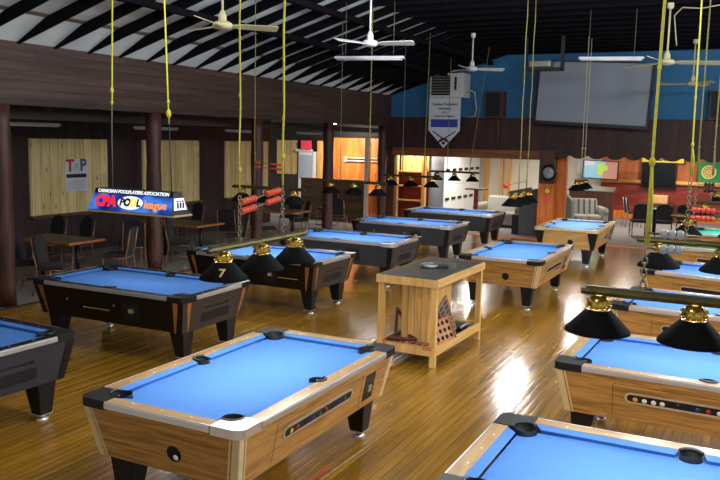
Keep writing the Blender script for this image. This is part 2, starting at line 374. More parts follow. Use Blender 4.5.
# ceiling : deck plus rafters, purlins
dk = MB()
D = .16
z1 = roofz(-9.22)+D
dk.slab([(XE, -1, 3.91), (-9.22, -1, z1), (-9.22, YB, z1), (XE, YB, 3.91)], (0, 0, .05))
dk.slab([(-9.22, -1, z1), (XFLAT, -1, roofz(XFLAT)+D), (XFLAT, YB, roofz(XFLAT)+D), (-9.22, YB, z1)], (0, 0, .05))
dk.slab([(XFLAT, -1, 4.98+D), (4.5, -1, 4.98+D), (4.5, YB, 4.98+D), (XFLAT, YB, 4.98+D)], (0, 0, .05), 1)
dk.slab([(-9.25, -1, z1-.022), (-9.15, -1, z1+.008), (-9.15, YB, z1+.008), (-9.25, YB, z1-.022)], (0, 0, .012), 2)
ceil = struct('ceiling', dk, [M['deck'], M['deckdark'], M['seam']])
def rafter():
    zf = 4.98
    pts = [(XE, 3.88), (XFLAT, zf), (4.5, zf), (4.5, zf+D-.005), (XFLAT, zf+D-.005), (-9.22, z1-.005), (XE, 3.905)]
    b = MB(); b.slab([(x, -.022, z) for x, z in pts], (0, .044, 0)); return b
for k in range(-8, 20):
    y = 8.28+.69*k
    if y < YB-.1: obj('rafter', rafter, M['rafter'], ceil, (0, y, 0), key='rafter')
for x in (-7.9, -6.8):
    z = roofz(x)
    obj('purlin', MB().box(x-.05, 2, z-.1, x+.05, YB, z-.004), M['rafter'], ceil)

# fascia and eave beam on the left
struct('trim_3', MB().box(-9.95, 0, 3.08, -9.85, YB, 3.935), M['fascia'])
struct('trim_4', MB().box(-10.75, 0, 2.80, -10.6, 23.9, 2.94), M['beam'])
struct('trim_5', MB().box(-9.98, 0, 2.99, -9.8, YB, 3.085), M['beam'])
# side aisle shell
wl = struct('wall_left', MB().box(-13.35, -2, 0, -13.2, 20.2, 3.15), M['purpleboards'])
for k in range(-2, 3):
    y0 = 11.25+3.3*k
    obj('board_panel', MB().box(-13.2, y0, .88, -13.16, min(y0+2.15, 20.15), 2.46), M['pine'], wl)
    obj('panel_sill', MB().box(-13.2, y0-.03, .82, -13.08, min(y0+2.18, 20.18), .88), M['halfwall'], wl)
struct('ceiling_aisle', MB().box(-16, -2, 3.12, -9.95, 24.1, 3.2), M['deckdark'])
struct('wall_aisle_end', MB().box(-16, 24, 0, -10.2, 24.1, 3.12).box(-13.4, 23.96, .0, -10.2, 24, 2.62, 1).box(-15.4, 23.96, 1.3, -14.55, 24, 2.5, 2).box(-16, 23.97, 0, -13.4, 24, 1.28, 3), [M['purpleboards'], M['orangepine'], M['pineX'], M['purpleboards']])
struct('wall_aisle_low', MB().box(-13.2, 22.0, 0, -10.88, 22.1, 1.27).box(-13.2, 21.97, 1.27, -10.88, 22.13, 1.31), M['halfwall'])
d1 = struct('door_1', MB().box(-14.45, 23.9, 0, -13.85, 23.95, 2.12).box(-14.4, 23.88, 1.2, -13.9, 23.9, 2.0, 1), [M['white'], M['bluegrey']])
obj('door_frame', MB().box(-13.85, 23.86, 0, -13.75, 23.96, 2.2).box(-14.55, 23.86, 2.12, -13.75, 23.96, 2.2), M['white'], d1)
struct('trim_6', MB().box(-13.7, 23.9, 0, -13.45, 23.96, 2.5), M['pinepost'])
tag(obj('wall_sign', MB().box(-14.3, 23.8, 2.2, -13.9, 23.86, 2.5), M['plasticred']), 'small red sign high above the white door at the aisle end', 'sign')
rk = thing('coat_rail', 'white double coat rail on the orange pine wall', 'rail', (-11.9, 23.9, 1.9))
obj('bar', MB().tube([(-.75, 0, .05), (.75, 0, .05)], .018, 8), M['white'], rk); obj('bar', MB().tube([(-.75, 0, -.05), (.75, 0, -.05)], .018, 8), M['white'], rk)
obj('bracket', MB().box(-.7, 0, -.1, -.65, .06, .1).box(.1, 0, -.1, .15, .06, .1), M['white'], rk)
struct('trim_7', MB().box(-10.85, 21.9, 0, -10.73, 22.0, 2.7), M['white'])
struct('trim_8', MB().box(-12.0, 23.6, .78, -10.9, 23.95, .83), M['pinepost'])
# support logs
spots = [(7.94, 'dark log post at the left edge, in front of the stacked chairs and table'), (11.2, 'dark log post rising behind the lit league sign'),
         (14.55, 'dark log post behind the orange scoring beads'), (17.8, 'dark log post left of the orange pine wall'), (21.1, 'dark log post nearest the back wall, beside the pine shelves')]
for y, lb in spots:
    b = MB(); prof = []
    for i in range(11): prof.append((.135+.008*math.sin(i*1.7+y), 2.99*i/10))
    b.lathe(prof, (0, 0, 0), 16, close=True)
    tag(obj('log_post', b, M['log'], loc=(-9.87, y, 0)), lb, 'post', 'log posts along the side aisle')

# back wall : blue gable, dark boards, opening frames
bw = MB()
bw.slab([(-9.85, YB, 3.2), (4.5, YB, 3.2), (4.5, YB, 5.25), (XFLAT, YB, 5.2), (-9.85, YB, 3.95)], (0, .12, 0))
wb = struct('wall_back', bw, M['bluewall'])
struct('wall_back_header', MB().box(-9.95, YB-.06, 2.28, 4.5, YB+.14, 3.24).box(-9.95, YB-.06, 3.24, 4.5, YB+.0, 3.27), M['darkboards'])
struct('trim_9', MB().box(-9.72, YB-.1, 2.14, -4.86, YB+.16, 2.38), M['headbeam'])
struct('trim_10', MB().box(-9.95, YB-.08, 0, -9.66, YB+.1, 2.3), M['walnut'])
struct('trim_11', MB().box(-5.28, YB-.14, 0, -4.86, YB+.14, 1.5).box(-5.28, YB-.14, 1.5, -4.86, YB+.14, 2.4, 1), [M['orangepost'], M['walnut']])
struct('trim_12', MB().box(-4.9, YB+.3, 0, -4.63, YB+.5, 2.4), M['orangepost'])
# scalloped valance
pts = []; xs0, w = -4.98, .2; n = 27
for i in range(n):
    cx = xs0+w*2*i*.5*1.0
pts = []
W_ = .47; x = -4.95
low = []
while x < 4.0:
    low += arc(x+W_/2, 2.37, W_/2, PI, 2*PI, 10)[:-1]
    x += W_
poly = [(q[0], q[1]*.72+2.37*.28) for q in low]+[(x, 2.6), (-4.95, 2.6)]
tag(obj('scalloped_valance', MB().slab([(a, YB-.12, b) for a, b in poly], (0, .05, 0)), M['darkboards']), 'dark brown scalloped wooden valance above the lounge opening', 'valance')

# lounge shell behind the openings
struct('ceiling_lounge', MB().box(-11, YB+.14, 2.62, 4.5, 29.4, 2.7), M['whitewall'])
struct('wall_lounge_left', MB().box(-11, 27.1, 0, -6.1, 27.2, 2.62).box(-6.2, 27.2, 0, -6.1, 29.2, 2.62), M['whitewall'])
struct('wall_lounge_back', MB().box(-6.1, 29.1, 0, 4.5, 29.3, 2.62, 3).box(-4.9, 29.06, 0, 4.5, 29.1, .3, 2).box(-4.9, 29.05, .3, 4.5, 29.1, 1.25, 0).box(-4.9, 29.06, 1.34, 4.5, 29.1, 2.62, 1), [M['redwall'], M['tanwall'], M['orangepost'], M['whitewall']])
tag(obj('log_rail', MB().tube([(-4.9, 29.0, 1.33), (4.4, 29.0, 1.33)], .075, 12), M['pinepost']), 'peeled pine log rail along the red-brown lounge wall', 'rail')
struct('wall_aisle_side', MB().box(-10.3, YB+.14, 0, -10.2, 25, 2.62), M['orangepine'])
# blue-grey panel and pine studs on the white wall
for k, (a, b_) in enumerate(((-8.6, -8.45), (-8.02, -7.92), (-7.74, -7.64))):
    struct('trim_%d' % (14+k), MB().box(a, 26.98, 0, b_, 27.1, 2.62), M['pinepost'])

# pine shelf unit in the left of the opening
sh = thing('pine_shelf_unit', 'open pine shelf unit with a diagonal brace beside the last log post', 'shelf', (-9.75, 22.7, 0))
for xx, ww in ((-.42, .12), (.52, .12)):
    obj('upright', MB().box(xx, -.05, 0, xx+ww, .07, 2.3), M['pinepost'], sh)
for zz in (.7, 1.15, 1.6):
    obj('shelf', MB().box(-.3, -.02, zz, .52, .35, zz+.04), M['pinepost'], sh)
obj('back_panel', MB().box(-.36, .35, .05, .6, .38, 1.62, 0).box(-.36, .35, 1.62, .6, .38, 2.3, 1), [M['redwall'], M['pineX']], sh)
obj('brace', MB().slab([(.02, .28, 2.28), (.12, .28, 2.28), (.54, .28, 1.78), (.54, .28, 1.68)], (0, .05, 0)), M['pinepost'], sh)

# cue lockers
lk = thing('cue_locker_cabinet', 'long pale grey cue locker cabinet with two rows of black locks', 'locker', (-8.67, 24.93, 0), PI/2)
obj('body', MB().box(-1.78, .02, 0, 1.75, .5, 2.4), M['white'], lk)
obj('end_panel', MB().box(-1.80, .0, 0, -1.78, .5, 2.4), M['bluegrey'], lk)
for r in range(2):
    for i in range(12):
        x0 = -1.78+.2935*i
        dr = obj('door', lambda: MB().box(.004, 0, 0, .2895, .02, 1.1), M['white'], lk, (x0, 0, .1+1.13*r), key='lockdoor')
        obj('lock', lambda: MB().box(.0, -.03, 0, .13, 0, .085), M['black'], dr, ((.14 if i % 2 == 0 else .02), 0, .62 if r == 0 else .41), key='lock')

# ------------------------------------------------------------------ pool tables
TL, TW = 2.36, 1.35
HX, HY = TL/2, TW/2
ZT, ZR, ZB, Z0 = .80, .752, .762, .37
RW = .10                        # wooden rail width
CA = .235                       # corner casting arm
INS = .075
def hx(z): return HX-.02-INS*(ZR-z)/(ZR-Z0)
def hy(z): return HY-.02-INS*(ZR-z)/(ZR-Z0)
def side_pt(side, u, z, off):   # side 0:-Y 1:+X 2:+Y 3:-X ; u along the side
    if side == 0: return (u, -hy(z)-off, z)
    if side == 2: return (-u, hy(z)+off, z)
    if side == 1: return (hx(z)+off, u, z)
    return (-hx(z)-off, -u, z)
def patch(b, side, uz, off, th, mi=0):
    n = [(0,-1,0),(1,0,0),(0,1,0),(-1,0,0)][side]
    b.slab([side_pt(side, u, z, off) for u, z in uz], tuple(c*th for c in n), mi); return b
def half(side, z): return hx(z) if side in (0, 2) else hy(z)

def t_corner(k):        # corner casting; corner k: 0 (-,-) 1 (+,-) 2 (+,+) 3 (-,+)
    def f():
        pc, r = .2, .078
        u = []
        R = .07
        u += [(CA, 0)]
        u += [(CA, RW)] + [(pc+r*math.cos(t), pc+r*math.sin(t)) for t in [math.radians(300-i*15) for i in range(11)]] + [(RW, CA), (0, CA)]
        u += [(R-R*math.cos(t), R-R*math.sin(t)) for t in [PI/2*i/6 for i in range(7)]]
        sx = (-1, 1, 1, -1)[k]; sy = (-1, -1, 1, 1)[k]
        poly = [(sx*(HX+.004-a), sy*(HY+.004-c)) for a, c in u]
        b = MB().prism(poly, ZR-.012, ZT+.004)
        for q in range(2, len(b.m)): b.m[q] = 1
        return b
    return f
def t_rail(side):
    def f():
        b = MB()
        if side in (0, 2):
            pc, r = RW+.035, .066
            y = lambda v: (-HY+v) if side == 0 else (HY-v)
            aa = [(r*math.cos(t), pc+r*math.sin(t)) for t in [math.radians(212+i*11.6) for i in range(11)]]
            poly = [(-HX+CA, y(0)), (HX-CA, y(0)), (HX-CA, y(RW)), (aa[-1][0], y(RW))]+[(p[0], y(p[1])) for p in reversed(aa)]+[(aa[0][0], y(RW)), (-HX+CA, y(RW))]
            b.prism(poly, ZR, ZT)
            for i in (-3, -2, -1, 1, 2, 3): b.cyl((i*.247, y(.065), 0), .007, ZT, ZT+.0012, 8, 1)
        else:
            sx = 1 if side == 1 else -1
            x0, x1 = sorted((sx*HX, sx*(HX-RW)))
            b.box(x0, -HY+CA, ZR, x1, HY-CA, ZT)
            for i in (-1, 0, 1): b.cyl((sx*(HX-.065), i*.247, 0), .007, ZT, ZT+.0012, 8, 1)
        return b
    return f
def t_trim(side):
    def f():
        b = MB()
        if side in (0, 2):
            sy = -1 if side == 0 else 1
            y0, y1 = sorted((sy*(HY-.004), sy*(HY+.009)))
            b.box(-HX+CA, y0, ZR+.003, HX-CA, y1, ZT-.008)
            y0, y1 = sorted((sy*(HY-.004), sy*(HY+.003)))
            b.box(-HX+CA, y0, ZT-.008, HX-CA, y1, ZT+.002)
        else:
            sx = 1 if side == 1 else -1
            x0, x1 = sorted((sx*(HX-.004), sx*(HX+.009)))
            b.box(x0, -HY+CA, ZR+.003, x1, HY-CA, ZT-.008)
            x0, x1 = sorted((sx*(HX-.004), sx*(HX+.003)))
            b.box(x0, -HY+CA, ZT-.008, x1, HY-CA, ZT+.002)
        return b
    return f
def t_cushion(i):       # 0,1 front left/right, 2,3 back, 4 left end, 5 right end
    def f():
        sec = [(RW, ZT-.003, 0), (RW+.065, ZT-.014, 1), (RW+.05, ZB-.004, 1), (RW, ZB-.004, 0)]
        if i < 4:
            x0, x1 = (-HX+.245, -.07) if i % 2 == 0 else (.07, HX-.245)
            sy = -1 if i < 2 else 1
            a = .05 if i % 2 == 0 else .02; c = .02 if i % 2 == 0 else .05
            vs = [(x0+(a if e else 0), sy*(HY-v), z) for v, z, e in sec]+[(x1-(c if e else 0), sy*(HY-v), z) for v, z, e in sec]
        else:
            sx = -1 if i == 4 else 1
            vs = [(sx*(HX-v), -HY+.245+(.05 if e else 0), z) for v, z, e in sec]+[(sx*(HX-v), HY-.245-(.05 if e else 0), z) for v, z, e in sec]
        return MB().add(vs, [(0,1,2,3),(7,6,5,4),(0,4,5,1),(1,5,6,2),(2,6,7,3),(3,7,4,0)])
    return f
PCK = [(-HX+.2, -HY+.2, .078), (HX-.2, -HY+.2, .078), (HX-.2, HY-.2, .078), (-HX+.2, HY-.2, .078), (0, -HY+RW+.035, .066), (0, HY-RW-.035, .066)]
def t_bed():
    ex, ey = HX-RW-.01, HY-RW-.01
    poly = []
    # counter clockwise, with a bite at every pocket
    def bite(c, a0, a1): return arc(c[0], c[1], c[2], math.radians(a0), math.radians(a1), 10)
    poly += bite(PCK[0], 135-20, -45+20)
    poly += bite(PCK[4], 180-25, 25) if False else [(-.066, -ey)]+bite((0, -HY+RW+.035, .066), 180, 0)+[(.066, -ey)]
    poly += bite(PCK[1], 225-20, 45+20)
    poly += bite(PCK[2], 315-20, 135+20)
    poly += [(.066, ey)]+bite((0, HY-RW-.035, .066), 360, 180)+[(-.066, ey)]
    poly += bite(PCK[3], 405-20, 225+20)
    return MB().prism(poly, ZB-.03, ZB)
def t_pocket(i):
    def f():
        x, y, r = PCK[i]; b = MB()
        b.lathe([(r-.004, ZT-.004), (r-.006, .66), (0.0001, .655)], (x, y, 0), 18)
        b.lathe([(r+.002, ZB-.004), (r+.002, .65), (.0001, .645)], (x, y, 0), 18)
        # rolled lip on the outer side of the hole
        ang = math.degrees(math.atan2(y, x)) if i < 4 else (-90 if i == 4 else 90)
        if i < 4: ang = [225, 315, 45, 135][i]
        span = 78 if i < 4 else 68
        b.tube([(x+r*math.cos(math.radians(t)), y+r*math.sin(math.radians(t)), ZT+.003) for t in [ang-span+span*2*j/12 for j in range(13)]], .010 if i < 4 else .012, 6)
        return b
    return f
LEGX, LEGY = HX-.21, HY-.25
def t_leg(sx, sy):
    def f():
        b = MB(); x, y = sx*LEGX, sy*LEGY
        t = .105; q = .062
        ox, oy = sx*.02, sy*.0
        b.hexa([(x-q, y-q, .055), (x+q, y-q, .055), (x+q, y+q, .055), (x-q, y+q, .055)], [(x-t-ox, y-t, .40), (x+t-ox, y-t, .40), (x+t-ox, y+t, .40), (x-t-ox, y+t, .40)])
        return b
    return f
def t_foot(sx, sy):
    def f():
        x, y = sx*LEGX, sy*LEGY
        b = MB().lathe([(.055, 0), (.06, .008), (.03, .025), (.024, .03), (.024, .056)], (x, y, 0), 14, close=True)
        b.box(x-.066, y-.066, .055, x+.066, y+.066, .063); return b
    return f

def pool_table(label, x, y, rz, style, cloth='blue', corners=None, group='coin-operated pool tables', marks=True):
    t = thing('pool_table', label, 'pool table', (x, y, 0), rz, group)
    body = {'oak': 'oak', 'black': 'blacklam', 'gray': 'graylam', 'maple': 'maple'}[style]
    rail = {'oak': 'oak_rail', 'black': 'blacklam', 'gray': 'blacklam', 'maple': 'oak_rail'}[style]
    trim = {'oak': 'chrome', 'black': 'chrome', 'gray': 'chrome', 'maple': 'alu'}[style]
    corners = corners or {'oak': ['black']*4, 'black': ['black']*4, 'gray': ['black', 'chrome', 'black', 'black'], 'maple': ['alu']*4}[style]
    def part(name, f, mats, k, parent=None, **kw):
        mats = [mats] if isinstance(mats, str) else mats
        return obj(name, f, [M[q] for q in mats], parent or t, key=(k,)+tuple(mats), **kw)
    def fbody():
        b = MB(); a, c = HX-.02, HY-.02
        lo = [(-a+INS,-c+INS,Z0),(a-INS,-c+INS,Z0),(a-INS,c-INS,Z0),(-a+INS,c-INS,Z0)]; hi = [(-a,-c,ZR),(a,-c,ZR),(a,c,ZR),(-a,c,ZR)]
        b.add(lo+hi, [(0,3,2,1),(0,1,5,4),(2,3,7,6)]); b.add(lo+hi, [(1,2,6,5),(3,0,4,7)], 1)
        return b
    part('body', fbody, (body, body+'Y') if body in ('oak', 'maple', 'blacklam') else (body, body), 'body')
    part('bed', t_bed, cloth, 'bed')
    for s in range(4): part('rail', t_rail(s), (rail+('Y' if s % 2 and rail == 'oak_rail' else ''), 'ivory'), 'rail%d' % s)
    for s in range(4): part('edge_trim', t_trim(s), trim, 'trim%d' % s)
    for s in range(6): part('cushion', t_cushion(s), cloth, 'cush%d' % s)
    for s in range(4): part('corner_cap', t_corner(s), (corners[s], 'chrome' if corners[s] == 'polish' else corners[s]), 'corner%d' % s, bevel=.004)
    for s in range(6): part('pocket', t_pocket(s), 'rubber', 'pock%d' % s)
    for sx in (-1, 1):
        for sy in (-1, 1):
            l = part('leg', t_leg(sx, sy), 'black', 'leg%d%d' % (sx, sy), bevel=.006)
            part('levelling_foot', t_foot(sx, sy), 'chrome', 'foot%d%d' % (sx, sy), l)
    # corner strips on every vertical edge, both faces
    for s in range(4):
        for e in (-1, 1):
            if style == 'oak':
                def f(s=s, e=e):
                    b = MB(); patch(b, s, [(e*(half(s, Z0)-.0), Z0), (e*(half(s, Z0)-.05), Z0), (e*(half(s, ZR)-.05), ZR-.012), (e*(half(s, ZR)), ZR-.012)], 0, .006)
                    return patch(b, s, [(e*(half(s, Z0)-.062), Z0), (e*(half(s, Z0)-.074), Z0), (e*(half(s, ZR)-.076), ZR-.012), (e*(half(s, ZR)-.062), ZR-.012)], 0, .006)
                part('corner_strip', f, 'alu', 'cs%d%d' % (s, e))
            elif style == 'black':
                def f(s=s, e=e):
                    b = MB(); patch(b, s, [(e*(half(s, Z0)-.09), Z0), (e*(half(s, Z0)-.105), Z0), (e*(half(s, ZR)-.15), ZR-.012), (e*(half(s, ZR)-.075), ZR-.012)], 0, .005)
                    return b
                part('corner_inlay', f, 'wedge', 'ci%d%d' % (s, e))
            elif style == 'gray':
                def f(s=s, e=e):
                    return patch(MB(), s, [(e*half(s, Z0), Z0), (e*(half(s, Z0)-.07), Z0), (e*(half(s, ZR)-.09), ZR-.012), (e*half(s, ZR), ZR-.012)], 0, .007)
                part('corner_panel', f, 'blacklam', 'cg%d%d' % (s, e))
            else:
                def f(s=s, e=e):
                    return patch(MB(), s, [(e*half(s, Z0), Z0), (e*(half(s, Z0)-.06), Z0), (e*(half(s, ZR)-.2), ZR-.012), (e*half(s, ZR), ZR-.012)], 0, .006)
                part('corner_panel', f, 'black', 'cm%d%d' % (s, e))
    if style in ('oak', 'maple'):
        # ball window on the front long side (rounded), with chrome surround
        def stad(u0, u1, z0, z1, n=6):
            r = (z1-z0)/2; zc = (z0+z1)/2
            return [(p[0], p[1]) for p in arc(u0+r, zc, r, PI/2, 3*PI/2, n)]+[(p[0], p[1]) for p in arc(u1-r, zc, r, -PI/2, PI/2, n)]
        if style == 'oak':
            def f():
                b = patch(MB(), 0, stad(-.605, .425, .535, .63), 0, .006, 1)
                patch(b, 0, stad(-.585, .405, .553, .612), .006, .002, 0)
                return b
            part('ball_window', f, ('void', 'chrome'), 'bw')
            def f():
                b = MB()
                for u0, u1, z0, z1 in ((-.70, .60, .685, .689), (-.70, -.696, .41, .689), (.596, .60, .41, .689)): patch(b, 0, [(u0, z0), (u1, z0), (u1, z1), (u0, z1)], 0, .0015)
                return b
            part('access_panel_seam', f, 'rackbrown', 'aps')
        def f():
            b = patch(MB(), 0, [(.66, .43), (.84, .43), (.84, .66), (.66, .66)], 0, .004)
            return b
        cm = part('coin_mechanism', f, 'black', 'coin')
        def f():
            b = patch(MB(), 0, [(.73, .50), (.78, .50), (.78, .56), (.73, .56)], .004, .012)
            return b
        part('coin_slide', f, 'chrome', 'coinsl', cm)
        def f():
            b = MB()
            pts = arc(.10, .52, .058, 0, 2*PI, 18)[:-1]
            patch(b, 3, pts, 0, .004, 1)
            patch(b, 3, arc(.10, .52, .05, 0, 2*PI, 18)[:-1], .004, .002, 0); return b
        part('cue_ball_hole', f, ('void', 'black'), 'cbh')
    else:
        def stad(u0, u1, z0, z1, r, n=4):
            q = []
            for cx, cz, a in ((u1-r, z1-r, 0), (u0+r, z1-r, PI/2), (u0+r, z0+r, PI), (u1-r, z0+r, 3*PI/2)): q += arc(cx, cz, r, a, a+PI/2, n)
            return q
        def f():
            b = patch(MB(), 1, stad(-.27, .27, .445, .56, .03), 0, .003)
            return b
        part('ball_return', f, 'void', 'br')
        part('handle_slot', lambda: patch(patch(MB(), 1, [(-.22, .605), (.2, .605), (.2, .622), (-.22, .622)], 0, .004), 1, arc(.21, .614, .02, 0, 2*PI, 12)[:-1], 0, .006), 'void', 'hs')
        cm = part('coin_mechanism', lambda: patch(MB(), 0, [(.26, .44), (.5, .44), (.5, .66), (.26, .66)], 0, .005), 'void', 'coinb')
        part('coin_slide', lambda: patch(MB(), 0, [(.36, .54), (.42, .54), (.42, .59), (.36, .59)], .005, .03), 'chrome', 'coinbs', cm)
        part('side_bolts', lambda: patch(patch(MB(), 0, arc(-.62, .60, .014, 0, 2*PI, 10)[:-1], 0, .008), 0, arc(.12, .60, .014, 0, 2*PI, 10)[:-1], 0, .008), 'chrome', 'bolts')
        if style == 'gray': part('viewing_slot', lambda: patch(MB(), 0, [(-.58, .53), (.1, .53), (.1, .555), (-.58, .555)], 0, .004), 'void', 'vs')
    return t

TBL = {}
TBL['A'] = pool_table('oak pool table nearest in the middle with one chrome corner and bright blue cloth', -3.369, 4.987, PI/2, 'oak', corners=['polish', 'black', 'black', 'black'])   # after a quarter turn local corner 0 is the near right one
TBL['B'] = pool_table('black pool table with wood inlays under the lit league sign', -6.722, 7.394, .012, 'black')
TBL['C'] = pool_table('black pool table with wood inlays, behind the lamp marked 7', -6.744, 10.356, 0, 'black')
TBL['D'] = pool_table('charcoal pool table, third in the left row from the far end', -6.67, 12.945, 0, 'gray')
TBL['E'] = pool_table('charcoal pool table, second in the left row from the far end', -6.80, 16.142, 0, 'gray')
TBL['F'] = pool_table('charcoal pool table farthest back in the left row, by the lounge opening', -6.90, 19.303, 0, 'gray')
TBL['N'] = pool_table('charcoal pool table with unlit dark blue cloth, cut off at the left edge', -6.62, 4.47, -.03, 'gray')
TBL['I'] = pool_table('oak pool table behind the pine island, end facing the viewer', -3.456, 12.949, PI/2, 'oak')
TBL['J'] = pool_table('light maple pool table with glare-paled cloth in front of the lounge pillar', -3.493, 17.928, PI/2, 'maple', 'glarecloth')
TBL['H'] = pool_table('oak pool table at the bottom right corner, cropped, bright blue cloth', -.205, 4.32, 0, 'oak')
TBL['G'] = pool_table('oak pool table under the two big black shades, balls in its window', -.175, 7.05, -.03, 'oak')
TBL['K'] = pool_table('oak pool table with blue cloth, third from the front in the right row', -.15, 9.72, -.08, 'oak')
TBL['L'] = pool_table('oak pool table with blue cloth just before the green-cloth tables', -.11, 12.4, -.2, 'oak')
TBL['M'] = pool_table('oak pool table with dark green cloth in the right row', -.08, 15.6, -.25, 'oak', 'green')
TBL['P'] = pool_table('oak pool table with pale teal cloth, farthest back in the right row', -.1, 18.2, -.2, 'oak', 'teal')

# writing on table sides
def side_text(t, body, size, u, z, mat, side=0):
    b = MB(); p = Vector(side_pt(side, u, z, .002)); q = Vector(side_pt(side, u, z+.05, .002))
    xd = [(1,0,0),(0,1,0),(-1,0,0),(0,-1,0)][side]
    b.text(body, size, TM(p, xd, q-p)); obj('lettering', b, M[mat], t)
side_text(TBL['I'], 'VALLEY', .13, .25, .54, 'ink'); side_text(TBL['J'], 'VALLEY', .13, .25, .54, 'bannerblue')
for k, u in (('B', -.38), ('C', .45)):
    b = MB()
    for i in range(14): patch(b, 0, [(u+.03*i, .52+.004*(i % 3)), (u+.03*i+.02, .52), (u+.03*i+.02, .535), (u+.03*i, .532)], 0, .002)
    obj('gold_lettering', b, M['gold'], TBL[k])

# balls lying in the windows
def balls(t, key, us, z, cols, lab, off=-.0):
    for i, u in enumerate(us):
        c = cols[i % len(cols)]
        m4 = Matrix.Translation(t.location) @ Matrix.Rotation(t.rotation_euler.z, 4, 'Z')
        p = m4 @ Vector(side_pt(0, u, z, -.012))
        tag(obj('billiard_ball', lambda: MB().sphere((0,0,0), .0285, 14), M['ball'+c], loc=tuple(p), key='ball'+c), lab % {'red': 'red', 'yellow': 'yellow', 'white': 'white', 'blue': 'dark blue', 'black': 'black', 'green': 'green'}[c], 'ball', 'balls in the windows')
balls(TBL['G'], 'g', [-.52, -.45, -.38, -.34+.025, -.2, -.06, .02, .1, .17, .25, .32], .578, ['yellow', 'white', 'white', 'white', 'black', 'blue', 'red', 'white', 'white', 'green', 'black'], '%s billiard ball in the window of the table under the two big shades')
balls(TBL['A'], 'a', [-.5, -.42, -.3, -.2, -.1, .0, .1, .2, .3], .578, ['yellow', 'red', 'black', 'blue', 'green', 'red', 'black', 'blue', 'green'], '%s billiard ball in the window of the nearest middle table')
p = Matrix.Translation(TBL['A'].location) @ Matrix.Rotation(PI/2, 4, 'Z') @ Vector(side_pt(3, .115, .50, -.012))
tag(obj('cue_ball', MB().sphere((0,0,0), .028, 14), M['ballwhite'], loc=tuple(p)), 'white cue ball in the round end hole of the nearest table', 'ball')

# cue rest bar under tables A and D, G
def cue(name, label, a, b_, mat, r=.011):
    o = obj(name, MB().tube([a, b_], [r, r*.6], 8), mat); tag(o, label, 'cue'); return o

